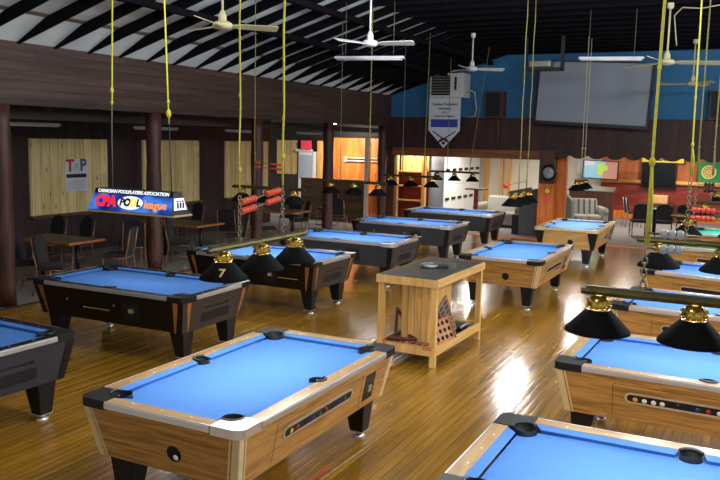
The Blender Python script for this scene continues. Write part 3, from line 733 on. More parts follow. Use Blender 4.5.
# ------------------------------------------------------------------ lamps
def knot_rope(mb, pts, r, mi=0): mb.tube(pts, r, 6, mi)
def lamp(label, x, y, rz, ropes, number=None, rail_len=1.32, sp=.49, shades=(-1, 0, 1), on=True, power=5.5, z=1.8, zs=None):
    t = thing('hanging_lamp', label, 'lamp', (x, y, z), rz, 'three-shade lamps over the tables')
    def frail():
        b = MB(); L2 = rail_len/2
        b.lathe([(.001, -L2-.02), (.02, -L2-.015), (.02, -L2), (.023, -L2+.002), (.023, L2-.002), (.02, L2), (.02, L2+.015), (.001, L2+.02)], (0,0,0), 8, axis='x', smooth=False)
        b.box(-L2+.01, -.012, .018, L2-.01, .012, .03)
        return b
    obj('rail', frail, M['brassbar'], t, key=('lrail', rail_len))
    for i in shades:
        def fs():
            b = MB()
            b.lathe([(.062, -.095), (.075, -.105), (.172, -.206), (.175, -.220), (.170, -.220), (.167, -.206), (.07, -.108), (.058, -.098)], (0,0,0), 28)
            for q in range(28*3, 28*7): b.m[q] = 1
            return b
        s = obj('shade', fs, [M['shade'], M['shade_in']], t, (sp*i, 0, 0), key='shade')
        def fc():
            b = MB().lathe([(.02, -.02), (.045, -.028), (.06, -.05), (.062, -.085), (.055, -.1), (.03, -.102)], (0,0,0), 18)
            for j in range(12):
                a = 2*PI*j/12; b.sphere((.06*math.cos(a), .06*math.sin(a), -.05), .009, 6); b.sphere((.063*math.cos(a+.26), .063*math.sin(a+.26), -.078), .009, 6)
            return b
        obj('cap', fc, M['brass'], s, key='shadecap')
        obj('bulb', lambda: MB().sphere((0,0,-.14), .03, 10, sz=1.2), M['bulb'], s, key='bulb') if on else None
        if on:
            li = bpy.data.lights.new('lamp_light', 'POINT'); li.energy = power*4; li.color = (1, .97, .93); li.shadow_soft_size = .03
            lo = bpy.data.objects.new('lamp_light', li); C.objects.link(lo)
            m4 = Matrix.Translation((x, y, z)) @ Matrix.Rotation(rz, 4, 'Z'); q = m4 @ Vector((sp*i, 0, -.19)); lo.location = q
    for dx, mat, r, ch, tx, knots in ropes:
        # dx: along rail; ch: chain top height; tx: shift of the top along the rail
        wx = x+(dx+tx)*math.cos(rz); zt = roofz(wx)-z-.02
        zc = ch-z if ch else .02
        if ch:
            b = MB(); n = int((zc-.02)/.032)
            for j in range(n):
                zz = .03+.032*j
                m4 = (Matrix.Rotation(PI/2, 4, 'X') if j % 2 else Matrix.Rotation(PI/2, 4, 'Y')) @ Matrix.Scale(1.5, 4, (0, 1, 0) if j % 2 else (1, 0, 0))
                b.ring((dx, 0, zz), .0135, .0045, 10, 5, 0, m4)
            obj('chain', b, M['chain'], t)
        b = MB(); N_ = 9; pts = []; rs = []
        for j in range(N_+1):
            f = j/N_; pts.append((dx+tx*f, .006*math.sin(j*2.1), zc+(zt-zc)*f)); rs.append(r)
        rs = [q*.62 for q in rs]; r = r*.62
        b.tube(pts, rs, 6)
        for kz, kr in knots:
            f = (kz-z-zc)/(zt-zc)
            b.sphere((dx+tx*f, 0, kz-z), kr*.75, 8, 0, 1.6)
        if knots:       # doubled strap up to the first knot
            kz = knots[0][0]; f = (kz-z-zc)/(zt-zc)
            b.tube([(dx+.012, .01, zc), (dx+.016, .012, (zc+kz-z)/2), (dx+tx*f, .0, kz-z)], r*.8, 6)
        obj('rope', b, M[mat], t)
    if number:
        t2 = [c for c in t.children if c.name.startswith('shade')][0]
        # on the near shade, on its lower-left flank facing the room
        dirv = Vector((-.35, -.94, 0)).normalized() if False else None
        ang = number[1]; rad = lambda zz: .075+(.172-.075)*(-.105-zz)/.101
        zc_ = -.16; n = Vector((math.cos(ang), math.sin(ang), 0)); tang = Vector((-math.sin(ang), math.cos(ang), 0))
        pm = n*(rad(zc_)+.004)+Vector((0,0,zc_)); upv = n*(rad(-.12)-rad(-.2))+Vector((0,0,.08))
        b = MB().text(number[0], .095, TM(pm, tang, upv), extrude=.002, bold=.002)
        obj('number', b, M['gold'], t2)
    return t
Y_, YD, GC, PC = 'strap', 'strapdim', 'cordgrey', 'cordpale'
lamp('black three-shade lamp marked 7 over the nearest middle table', -3.37, 5.04, PI/2, [(-.295, Y_, .010, 2.2, 0, [(2.36, .02), (2.9, .014), (3.3, .012)]), (.295, Y_, .013, 2.22, 0, [(2.45, .024), (2.75, .016), (3.2, .014)])], number=('7', -2.6))
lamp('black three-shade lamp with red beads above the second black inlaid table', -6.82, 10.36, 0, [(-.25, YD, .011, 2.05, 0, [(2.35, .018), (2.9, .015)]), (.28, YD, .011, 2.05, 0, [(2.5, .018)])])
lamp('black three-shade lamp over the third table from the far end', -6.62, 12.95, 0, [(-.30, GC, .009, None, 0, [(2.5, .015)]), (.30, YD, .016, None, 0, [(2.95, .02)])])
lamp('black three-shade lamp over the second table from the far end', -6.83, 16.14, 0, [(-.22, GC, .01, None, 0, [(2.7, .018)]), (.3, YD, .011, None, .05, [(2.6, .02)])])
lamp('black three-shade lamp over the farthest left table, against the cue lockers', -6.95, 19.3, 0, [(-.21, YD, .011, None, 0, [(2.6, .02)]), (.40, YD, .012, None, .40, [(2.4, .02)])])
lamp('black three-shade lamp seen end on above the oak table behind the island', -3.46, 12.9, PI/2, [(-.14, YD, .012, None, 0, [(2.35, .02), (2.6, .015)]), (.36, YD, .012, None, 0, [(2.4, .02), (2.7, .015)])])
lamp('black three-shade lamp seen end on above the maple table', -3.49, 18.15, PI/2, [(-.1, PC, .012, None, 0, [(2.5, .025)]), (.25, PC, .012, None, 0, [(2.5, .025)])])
lamp('large black three-shade lamp nearest on the right, over the bottom right table', -.22, 4.32, 0, rail_len=1.12, sp=.48, z=1.812, ropes=[(-.26, Y_, .012, 2.08, .02, [(2.52, .022), (3.0, .015)]), (.28, Y_, .014, 2.08, 0, [(2.5, .022)])])
lamp('black three-shade lamp second from the front on the right, grey beads before it', -.18, 7.05, 0, [(-.29, Y_, .011, 2.36, -.03, [(2.62, .018), (3.0, .014), (3.3, .012)]), (.28, Y_, .011, 2.3, 0, [(2.5, .02)])])
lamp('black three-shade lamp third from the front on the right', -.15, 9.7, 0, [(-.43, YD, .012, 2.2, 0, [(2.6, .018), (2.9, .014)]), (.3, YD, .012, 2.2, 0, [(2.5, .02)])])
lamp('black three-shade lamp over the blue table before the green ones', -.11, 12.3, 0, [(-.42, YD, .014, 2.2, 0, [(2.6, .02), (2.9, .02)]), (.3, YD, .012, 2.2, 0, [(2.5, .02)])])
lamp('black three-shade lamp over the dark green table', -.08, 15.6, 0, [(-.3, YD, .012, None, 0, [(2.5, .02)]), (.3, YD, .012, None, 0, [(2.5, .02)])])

lamp('black three-shade lamp over the pale teal table, farthest back on the right', .1, 18.2, 0, [(-.3, YD, .012, None, 0, [(2.5, .02)]), (.3, YD, .012, None, 0, [(2.5, .02)])])

# lit sign lamp over table B
sg = thing('lit_sign_lamp', 'long lit blue sign lamp with red and yellow lettering hanging on two cords', 'lamp', (-6.77, 7.39, 1.65))
L2, hb, ht, zt_ = .67, .17, .075, .27
obj('housing', MB().hexa([(-L2, -hb, 0), (L2, -hb, 0), (L2, hb, 0), (-L2, hb, 0)], [(-L2+.05, -ht, zt_), (L2-.05, -ht, zt_), (L2-.05, ht, zt_), (-L2+.05, ht, zt_)]), M['signtop'], sg)
sl = Vector((0, hb-ht, zt_)).normalized(); sn = Vector((0, -zt_, hb-ht)).normalized()
def on_face(u, v, o=.003): return Vector((u, -hb, 0))+sl*v+sn*o
H_ = math.hypot(hb-ht, zt_)
b = MB(); b.slab([on_face(-L2+.004, .008), on_face(L2-.004, .008), on_face(L2-.042, H_*.77), on_face(-L2+.042, H_*.77)], tuple(sn*.004)); fp = obj('front_panel', b, M['signblue'], sg)
def ft(txt, size, u, v, mat, bold=.0, ox=.009, shear=0):
    m4 = TM(on_face(u, v, ox), (1,0,0), sl)
    obj('lettering', MB().text(txt, size, m4, extrude=.002, bold=bold), M[mat], fp)
ft('CANADIAN POOLPLAYERS ASSOCIATION', .0605, .0, H_*.885, 'sign_white', .0012, .004)
ft('CPA', .18, -.40, H_*.42, 'sign_red', .012)
b = MB(); b.add([tuple(on_face(-.0+.2*math.cos(2*PI*i/20), H_*.42+.085*math.sin(2*PI*i/20), .0075)) for i in range(20)], [tuple(range(20))]); obj('glow_patch', b, M['sign_white'], fp)
ft('P', .13, -.13, H_*.42, 'sign_black', .006, .012); ft('O', .13, -.045, H_*.42, 'sign_black', .008, .012); ft('O', .13, 0.05, H_*.42, 'sign_yellow', .008, .012); ft('L', .13, .135, H_*.42, 'sign_black', .006, .012)
ft('league', .14, .40, H_*.38, 'sign_orange', .002, .012)
b = MB().text('T', .001, Matrix.Identity(4)); b = MB()
ex = lambda v: L2-.05*v/zt_
b.slab([(ex(.06)+.002, -.115, .06), (ex(.06)+.002, .115, .06), (ex(.2)+.002, .085, .2), (ex(.2)+.002, -.085, .2)], (.004, 0, 0)); ep = obj('end_panel', b, M['sign_white'], sg)
b = MB()
for yy in (-.05, 0, .05): b.box(ex(.1)+.012, yy-.014, .08, ex(.1)+.016, yy+.014, .15).box(ex(.1)+.0, yy-.01, .155, ex(.1)+.01, yy+.01, .175)
obj('printed_figures', b, M['ink'], ep)
obj('wood_base', MB().box(-L2-.0, -hb-.005, -.02, L2+.03, hb+.005, .002), M['signwood'], sg)
b = MB().tube([(-.41, 0, zt_), (-.41, .0, .9), (-.40, 0, 1.32)], .007, 6); obj('cord', b, M['cordgrey'], sg)
b = MB().tube([(.53, 0, zt_), (.52, .0, .6), (.5, 0, 1.1)], .006, 6); obj('cord', b, M['blackwood'], sg)
b = MB().tube([(-.40, 0, 1.3), (-.395, .0, 1.4), (-.35, 0, roofz(-7.12)-1.68)], .010, 6); b.sphere((-.395, 0, 1.48), .022, 8, 0, 1.8).sphere((-.40, 0, 1.33), .018, 8, 0, 1.5); obj('rope', b, M['strap'], sg)
b = MB().tube([(.5, 0, 1.08), (.49, .0, 1.3), (.42, 0, roofz(-6.4)-1.68)], .010, 6); b.sphere((.495, 0, 1.2), .03, 8, 0, 1.8).sphere((.49, 0, 1.34), .018, 8, 0, 1.5); obj('rope', b, M['strap'], sg)
for i in (-.4, 0, .4):
    li = bpy.data.lights.new('sign_light', 'SPOT'); li.energy = 9; li.color = (1, .98, .95); li.spot_size = math.radians(150); li.spot_blend = .6; li.shadow_soft_size = .08
    lo = bpy.data.objects.new('sign_light', li); C.objects.link(lo); lo.location = (-6.77+i, 7.39, 1.62)

# scoring beads strung between ropes
def beads(label, p0, p1, groups, mat, rows=(0, -.068), r=.026):
    p0, p1 = Vector(p0), Vector(p1)
    t = thing('scoring_beads', label, 'beads', tuple(p0))
    d = (p1-p0); n = d.normalized()
    for dz in rows:
        obj('wire', MB().tube([(0,0,dz), (d.x, d.y, d.z+dz)], .004, 6), M['chain'], t)
        for g0, g1 in groups:
            k = max(1, int(round((g1-g0)/(r*1.45))))
            for i in range(k):
                q = n*(g0+r*.75+i*r*1.45)
                ax = 'y' if abs(n.y) > .5 else 'x'
                obj('bead', lambda: MB().lathe([(.006, -r*.7), (r*.75, -r*.6), (r, 0), (r*.75, r*.6), (.006, r*.7)], (0,0,0), 12, axis=ax), M[mat], t, (q.x, q.y, q.z+dz), key=('bead', mat, ax, r))
    return t
beads('orange scoring beads strung over the lamp marked 7', (-3.37, 4.745, 2.115), (-3.37, 5.335, 2.19), [(.02, .22), (.36, .56)], 'orange')
beads('red scoring beads strung above the second black table', (-7.07, 10.36, 2.2), (-6.54, 10.36, 2.17), [(.02, .12), (.3, .5)], 'redbead', rows=(0, -.07), r=.02)
beads('clear grey scoring beads near the front right lamp', (-.48, 4.32, 2.15), (.06, 4.32, 2.15), [(.07, .18)], 'greybead', rows=(.0, -.08))
beads('orange scoring beads over the second table on the right', (-.47, 7.05, 2.08), (.1, 7.05, 2.08), [(.02, .2)], 'orange')
beads('black scoring beads over the third table on the right', (-.58, 9.7, 2.18), (.15, 9.7, 2.18), [(.08, .2)], 'blackbead')
beads('orange scoring beads over the oak table behind the island', (-3.46, 11.95, 1.93), (-3.46, 13.26, 1.95), [(.02, .1)], 'orange', rows=(0,), r=.05)

# ------------------------------------------------------------------ ceiling fans, tubes
def fan(label, x, y, z, mat, a0, top=None, blade=.72):
    t = thing('ceiling_fan', label, 'fan', (x, y, z), a0, 'ceiling fans')
    top = (top or roofz(x))-z
    obj('rod', MB().cyl((0,0,0), .016, .06, top, 10).lathe([(.02, .2), (.05, .14), (.055, .06), (.03, .05)], (0,0,0), 14).lathe([(.03, top-.1), (.055, top-.07), (.055, top)], (0,0,0), 14), M[mat], t)
    obj('motor', MB().lathe([(.02, .06), (.09, .055), (.125, .03), (.13, 0), (.11, -.03), (.05, -.045), (.001, -.05)], (0,0,0), 20), M[mat], t)
    for k in range(3):
        a = 2*PI*k/3
        def fb():
            b = MB(); b.X = Matrix.Rotation(math.radians(-20), 4, 'X')
            b.slab([(.1, -.03, 0), (.22, -.06, 0), (blade-.03, -.075, 0), (blade, -.05, 0), (blade, .05, 0), (blade-.03, .075, 0), (.22, .06, 0), (.1, .03, 0)], (0, 0, .008)); return b
        obj('blade', fb, M[mat], t, (0, 0, .0), (0, 0, a), key=('blade', mat, blade))
    return t
fan('cream ceiling fan nearest on the left, above the lit sign', -6.24, 8.40, 4.0, 'fancream', .75)
fan('white ceiling fan above the hanging tube, mid left', -5.6, 11.4, 4.1, 'fanwhite', .15)
fan('white ceiling fan in front of the air conditioner', -5.8, 17.0, 4.2, 'fanwhite', .5)
fan('cream ceiling fan nearest on the right, before the projection screen', -1.47, 14.4, 4.0, 'fancream', .35, blade=.95)
fan('cream ceiling fan at the back right near the blue wall', -1.4, 19.4, 4.0, 'fancream', 1.2)

def tube_light(label, x, y, z, rz, length, lit_=False, hang=None, group='fluorescent fixtures'):
    t = thing('tube_light', label, 'light', (x, y, z), rz, group)
    l = length/2
    obj('housing', MB().hexa([(-l, -.07, 0), (l, -.07, 0), (l, .07, 0), (-l, .07, 0)], [(-l, -.04, .04), (l, -.04, .04), (l, .04, .04), (-l, .04, .04)]), M['tubewhite'], t)
    for s in (-1, 1):
        obj('tube', MB().cyl((0, s*.035, -.012), .015, -l+.03, l-.03, 8, axis='x'), M['tubefill' if lit_ else 'fanwhite'], t)
    if hang:
        for s in (-1, 1): obj('hanger', MB().tube([(s*l*.7, 0, .06), (s*l*.7, 0, hang-z)], .005, 5), M['cordgrey'], t)
    return t
tube_light('long unlit fluorescent fixture hanging below the middle left fan', -6.0, 12.2, 3.96, .2, 1.2, hang=4.9)
tube_light('long unlit fluorescent fixture hanging before the projection screen', -2.42, 14.6, 4.1, .2, 1.1, hang=4.96)
for y, lb in ((9.85, 'fluorescent fixture in the side aisle, leftmost above the pine panel with the poster'), (13.15, 'fluorescent fixture in the side aisle behind the second log post'),
              (16.3, 'fluorescent fixture in the side aisle behind the third log post'), (19.6, 'fluorescent fixture in the side aisle nearest the back wall')):
    tube_light(lb, -11.5, y, 2.72, PI/2, 1.3, hang=3.11, group='aisle fluorescent fixtures')

# ------------------------------------------------------------------ things on the back wall
sc = thing('projection_screen', 'large grey projection screen in a black frame on the blue wall', 'screen', (-3.93, 21.0, 3.1))
sc.rotation_euler = (0, math.radians(2.6), 0)
w2, h2 = 1.40, 1.58
obj('canvas', MB().box(-w2, -.01, .04, w2, .01, h2), M['screen'], sc)
obj('frame', MB().box(-w2-.07, -.03, -.04, w2+.07, .03, .04).box(-w2-.07, -.03, .04, -w2, .03, h2).box(w2, -.03, .04, w2+.07, .03, h2).box(-w2-.07, -.03, h2, w2+.07, .03, h2+.03), M['blackwood'], sc)
pj = thing('projector', 'pale projector on a black hanging cradle before the screen', 'projector', (-4.45, 18, 4.25))
obj('body', MB().box(-.3, -.2, .03, .2, .2, .2), M['greyframe'], pj, bevel=.03)
obj('cradle', MB().box(-.42, -.25, -.02, .42, .25, .03).box(-.42, -.03, 0, -.38, .03, .73).box(.38, -.03, 0, .46, .03, .73), M['blackwood'], pj)
obj('lens', MB().cyl((-.1, .2, .11), .05, 0, .05, 14, axis='y'), M['black'], pj)
ac = thing('air_conditioner', 'white window air conditioner mounted high on the blue wall', 'air conditioner', (-7.88, 20.95, 3.81))
obj('case', MB().box(-.5, 0, 0, .5, .6, .67), M['acwhite'], ac, bevel=.02)
b = MB().box(-.44, -.012, .06, .12, 0, .61)
obj('grille', b, M['void'], ac)
for i in range(7): obj('louvre', MB().slab([(-.44, -.03, .1+.075*i), (.12, -.03, .1+.075*i), (.12, -.012, .13+.075*i), (-.44, -.012, .13+.075*i)], (0, 0, .012)), M['greyframe'], ac)
obj('control_panel', MB().box(.24, -.01, .2, .3, 0, .56), M['ink'], ac)
obj('power_cord', MB().tube([(.5, .3, .15), (.62, .3, .2), (.72, .35, .15), (.74, .5, -.3), (.68, .55, -.5), (.45, .55, -.52)], .018, 6), M['cordpale'], ac)
bn = thing('championship_banner', 'white pointed banner with crossed cues hanging under the air conditioner', 'banner', (-7.9, 20.93, 2.4))
obj('cloth', MB().slab([(0, 0, 0), (.47, 0, .5), (.47, 0, 1.4), (-.47, 0, 1.4), (-.47, 0, .5)], (0, .015, 0)), M['bannerwhite'], bn)
for s_, zz, tx in ((.115, 1.22, 'Canadian Poolplayers'), (.105, 1.1, 'Association'), (.09, .99, '2013'), (.07, .89, 'National Team Champions')):
    obj('lettering', MB().text(tx, s_*.8, TM((0, -.004, zz), (1,0,0), (0,0,1)), extrude=.001, bold=.002), M['ink'], bn)
bb = obj('blue_band', MB().box(-.4, -.004, .58, .4, 0, .8), M['bannerblue'], bn)
obj('crossed_cues', MB().slab([(-.36, -.004, .46), (-.34, -.004, .48), (.12, -.004, .2), (.1, -.004, .16)], (0, .003, 0)).slab([(.36, -.004, .46), (.34, -.004, .48), (-.12, -.004, .2), (-.1, -.004, .16)], (0, .003, 0)).slab([(-.17, -.006, .19), (-.03, -.006, .3), (.0, -.006, .25), (-.14, -.006, .14)], (0, .003, 0)).slab([(.17, -.006, .19), (.03, -.006, .3), (.0, -.006, .25), (.14, -.006, .14)], (0, .003, 0)).slab([(p[0], -.006, p[1]) for p in arc(0, .14, .05, 0, 2*PI, 12)[:-1]], (0, .003, 0)), M['ink'], bn)
for x, lb in ((-6.58, 'dark wood loudspeaker on the blue wall between banner and screen'), (-.85, 'dark loudspeaker on the blue wall at the right edge')):
    t = thing('wall_speaker', lb, 'speaker', (x, 21.3, 3.27), 0, 'wall speakers')
    obj('cabinet', MB().box(-.26, 0, 0, .26, .28, .72), M['walnut'], t)
    g = obj('grille', MB().box(-.23, -.02, .04, .16, 0, .68), M['speaker'], t)
b = MB().tube([(0, 0, 0), (.02, .0, -.3), (0, .01, -.68)], .012, 6)
tag(obj('speaker_cable', b, M['headbeam'], loc=(-6.5, 21.47, 3.2)), 'thin brown cable hanging down from the speaker near the banner', 'cable')
ck = thing('wall_clock', 'round black-rimmed clock on the orange pillar', 'clock', (-5.01, 21.42, 1.8))
obj('face', MB().cyl((0, 0, 0), .17, 0, .02, 24, axis='y'), M['clockface'], ck)
obj('rim', MB().ring((0, 0, 0), .19, .04, 24, 8, 0, Matrix.Rotation(PI/2, 4, 'X')), M['black'], ck)
obj('hand', MB().box(-.008, -.01, 0, .008, 0, .12).box(0, -.01, -.008, .09, 0, .008), M['ink'], ck)
for dz, m_, lb in ((1.3, 'yellow', 'small round yellow gadget on the orange pillar under the clock'), (1.07, 'plasticred', 'small red gadget on the orange pillar below the yellow one')):
    tag(obj('pillar_gadget', MB().lathe([(.02, -.05), (.055, -.04), (.06, 0), (.02, .01)], (0,0,0), 14, axis='y'), M[m_], loc=(-5.02, 21.44, dz)), lb, 'gadget')

tag(obj('ceiling_cable', MB().tube([(-1.35, 14.6, 4.3), (-1.38, 14.6, 4.5), (-1.42, 14.6, 4.8), (-1.3, 14.6, 4.93), (-1.0, 14.6, 4.9), (-.6, 14.6, 4.96)], .01, 6), M['cordpale']), 'pale cable looping from the ceiling right of the yellow strap', 'cable')
# poster on the pine panel
ps = thing('wall_poster', 'white poster with red T and blue P on the pine panel', 'poster', (-13.15, 12.46, 1.34), PI/2)
obj('sheet', MB().box(-.31, -.006, 0, .31, 0, .70), M['bannerwhite'], ps)
def pt(tx, s_, u, v, mat, bold=.006): obj('lettering', MB().text(tx, s_, TM((u, -.008, v), (1,0,0), (0,0,1)), extrude=.001, bold=bold), mat, ps)
pt('T', .36, -.18, .54, M['dartred'], .012); pt('A', .22, 0, .52, M['bluegrey'], .004); pt('P', .36, .19, .55, M['jean'], .012)
obj('print_band', MB().box(-.28, -.009, .29, .28, -.006, .37), M['ink'], ps)
for i in range(5): obj('print_line', MB().box(-.26, -.008, .05+.042*i, .26-.05*(i % 2), -.006, .062+.042*i), M['bluegrey'], ps)

# ------------------------------------------------------------------ pine island with its shelf
il = thing('island_stand', 'pine island stand with a charcoal top and low shelf between the tables', 'stand', (-3.475, 9.03, 0), -.02)
ax, ay = .37, .80
obj('top', MB().box(-ax, -ay, 1.015, ax, ay, 1.035), M['islandtop'], il)
for q in (-ay-.02, ay): obj('top_edge', MB().box(-ax-.02, q, .94, ax+.02, q+.02, 1.03), M['islandwood'], il)
for q in (-ax-.02, ax): obj('top_edge', MB().box(q, -ay, .94, q+.02, ay, 1.03), M['islandwoodX'], il)
for sx in (-1, 1):
    for sy in (-1, 1):
        x0, x1 = sorted((sx*ax, sx*(ax-.068))); y0, y1 = sorted((sy*(ay-.0), sy*(ay-.068)))
        obj('leg', MB().box(x0, y0, 0, x1, y1, 1.0), M['islandwood'], il, bevel=.004)
obj('shelf', MB().box(-ax+.02, -ay+.02, .17, ax-.02, ay-.02, .19), M['islandtop'], il)
for q in (-ay, ay-.03): obj('shelf_rail', MB().box(-ax+.068, q, .13, ax-.068, q+.03, .23), M['islandwood'], il)
for q in (-ax, ax-.03): obj('shelf_rail', MB().box(q, -ay+.068, .13, q+.03, ay-.068, .23), M['islandwoodX'], il)
pw = wood('island_planks', srgb(196, 146, 74), srgb(236, 192, 118), axis=2, scale=1.6, rough=.5, stretch=10, plank=.085, paxis=0, gap=.03, vary=.2)
pw2 = wood('island_planks_side', srgb(196, 146, 74), srgb(236, 192, 118), axis=2, scale=1.6, rough=.5, stretch=10, plank=.2, paxis=1, gap=.02, vary=.15)
obj('core_box', MB().box(-.17, -.56, .19, .27, -.53, .98), pw, il)
obj('core_box', MB().box(.14, -.53, .19, .17, .2, .98), pw2, il)
tr = lambda: None
def tray_mesh():
    b = MB().box(-.13, -.17, 0, .13, .17, .02); b.box(-.14, -.18, .0, -.13, .18, .045).box(.13, -.18, 0, .14, .18, .045).box(-.13, -.18, 0, .13, -.17, .045).box(-.13, .17, 0, .13, .18, .045)
    for i in range(3):
        for j in range(4): b.cyl((-.085+.085*i, -.122+.081*j, 0), .027, .02, .0215, 12, 1)
    return b
for loc, rot, lb in (((-3.215, 8.68, .335), (.25, 1.15, -.1), 'tan ball tray leaning on the pine island shelf, in front of the rack'),
                     ((-3.33, 8.37, .197), (0, 0, 1.5), 'tan ball tray lying at the near end of the island shelf'), ((-3.66, 8.42, .197), (0, 0, .05), 'tan ball tray lying at the near left corner of the island shelf')):
    tag(obj('ball_tray', tray_mesh, [M['tray'], M['void']], loc=loc, rot=rot, key='tray'), lb, 'tray', 'ball trays on the island shelf')
def rack_mesh(sz):
    def f():
        b = MB()
        for k in range(3):
            a = 2*PI*k/3+PI/2; c = 2*PI*(k+1)/3+PI/2
            b.tube([(sz*math.cos(a), sz*math.sin(a), 0), (sz*math.cos(c), sz*math.sin(c), 0)], .022, 6)
        return b
    return f
tag(obj('ball_rack', rack_mesh(.19), M['rackbrown'], loc=(-3.62, 8.42, .275), rot=(.1, 0, .4), key='rack'), 'brown triangle rack lying on the near tray of the island', 'rack')
tag(obj('ball_rack', rack_mesh(.19), M['rackbrown'], loc=(-3.76, 8.7, .36), rot=(1.25, .0, 1.45), key='rack'), 'brown triangle rack propped at the left of the island', 'rack')
b = MB().slab([(0, -.14, 0), (0, .14, 0), (0, .14, .5), (0, -.14, .5)], (.03, 0, 0))
for j in range(7):
    for i in range(2): b.box(.029, -.11+.13*i, .04+.064*j, .034, -.03+.13*i, .075+.064*j, 1)
tag(obj('cue_holder_board', b, [M['greyframe'], M['rackbrown']], loc=(-3.24, 9.08, .2), rot=(.45, -.12, -.1)), 'slotted grey cue holder board leaning inside the island', 'rack')
tag(obj('storage_tin', MB().lathe([(.105, 0), (.115, .015), (.115, .045), (.1, .05), (.092, .045), (.092, .012), (.001, .01)], (0,0,0), 22), M['tinmetal'], loc=(-3.52, 8.98, 1.036)), 'shallow round metal tin on top of the pine island', 'tin')
tag(obj('chalk_block', MB().box(-.07, -.05, 0, .07, .05, .04), M['ink'], loc=(-3.37, 9.05, 1.036), rot=(0, 0, .5), bevel=.008), 'dark block beside the metal tin on the island top', 'block')
tag(obj('small_card', MB().box(-.05, -.03, 0, .05, .03, .05), M['tinmetal'], loc=(-3.30, 9.2, 1.036), rot=(0, 0, .4)), 'small metal box behind the dark block on the island top', 'box')
tag(obj('dark_pouch', MB().box(-.1, -.16, 0, .1, .16, .06), M['black'], loc=(-3.28, 9.45, .192), bevel=.02), 'black pouch at the far end of the island shelf', 'pouch')

# ------------------------------------------------------------------ chairs and aisle tables
def chair(label, x, y, rz, frame='chairframe', group='stacking chairs in the side aisle', style='a'):
    """faces local +Y"""
    t = thing('banquet_chair', label, 'chair', (x, y, 0), rz, group)
    obj('seat', lambda: MB().box(-.22, -.21, .42, .22, .22, .49), M['fabric'], t, key='seat', bevel=.025)
    def fb():
        pts = [(-.2, .0), (.2, .0), (.225, .25), (.2, .38), (.13, .45), (0, .475), (-.13, .45), (-.2, .38), (-.225, .25)]
        b = MB(); b.X = Matrix.Translation((0, -.21, .5)) @ Matrix.Rotation(math.radians(10), 4, 'X')
        b.slab([(p[0], 0, p[1]) for p in pts], (0, .055, 0)); return b
    obj('backrest', fb, M['fabric'], t, key='back', bevel=.015)
    for sx in (-1, 1):
        obj('leg', lambda: MB().tube([(sx*.21, .2, .43), (sx*.215, .225, .02), (sx*.215, .225, 0)], .013, 6), M[frame], t, key=('fl', frame, sx))
        obj('leg', lambda: MB().tube([(sx*.2, -.29, .93), (sx*.21, -.235, .6), (sx*.21, -.2, .44), (sx*.215, -.23, .2), (sx*.215, -.27, 0)], .013, 6), M[frame], t, key=('rl', frame, sx))
    obj('seat_frame', lambda: MB().tube([(-.21, -.2, .42), (-.21, .2, .42), (.21, .2, .42), (.21, -.2, .42), (-.21, -.2, .42)], .012, 6).tube([(-.215, .215, .2), (-.215, -.23, .2)], .009, 6).tube([(.215, .215, .2), (.215, -.23, .2)], .009, 6), M[frame], t, key=('sf', frame))
    return t
def aisle_table(label, x, y, lx, ly):
    t = thing('side_table', label, 'table', (x, y, 0), 0, 'tables in the side aisle')
    obj('top', MB().box(-lx/2, -ly/2, .72, lx/2, ly/2, .75), M['tabletop'], t, bevel=.004)
    obj('edge', MB().box(lx/2, -ly/2, .715, lx/2+.015, ly/2, .755).box(-lx/2, -ly/2-.015, .715, lx/2+.015, -ly/2, .755), M['wedge'], t)
    for sx in (-1, 1): obj('pedestal', MB().cyl((sx*lx*.32, 0, 0), .035, .03, .72, 10).box(sx*lx*.32-.04, -ly*.4, 0, sx*lx*.32+.04, ly*.4, .03), M['chairblack'], t)
aisle_table('brown table in the side aisle behind the left log post', -10.85, 9.85, 1.35, .8)
aisle_table('brown table in the side aisle beyond the lit sign', -10.85, 13.2, 1.5, .9)
aisle_table('brown table in the side aisle beyond the third log post', -10.85, 16.9, 1.5, .9)
CH_ = [(-10.55, 9.0, -1.1, 'dark chair at the near aisle table, closest to the left log post'), (-9.98, 8.95, -1.1, 'dark chair at the near aisle table, second from the left log post'),
       (-12.3, 10.9, 3.0, 'dark chair behind the near aisle table, against the pine panel below the poster'), (-11.75, 11.1, 2.9, 'dark chair behind the near aisle table, left of the lit sign'),
       (-10.05, 10.45, 2.0, 'dark chair facing left under the left end of the lit sign'), (-10.75, 11.55, .9, 'dark chair under the middle of the lit sign, left of the second post'),
       (-10.2, 12.35, -1.1, 'dark chair just right of the second log post, facing right'), (-12.2, 15.1, 2.8, 'dark chair behind the right end of the lit sign, by the pine panel'),
       (-10.0, 13.95, 2.2, 'dark chair at the middle aisle table, facing left'), (-10.75, 14.75, .3, 'dark chair left of the third log post, seen from behind'),
       (-10.2, 15.45, -.9, 'dark chair just right of the third log post'), (-10.6, 17.6, 2.3, 'dark chair at the far aisle table, left of the fourth log post'),
       (-11.3, 18.3, 3.0, 'dark chair behind the far aisle table, facing the viewer'), (-11.6, 20.9, 2.6, 'dark chair left of the fourth log post, by the low brown wall'), (-10.3, 19.2, .3, 'dark chair right of the fourth log post, back to the room')]
for x, y, a, lb in CH_: chair(lb, x, y, a)

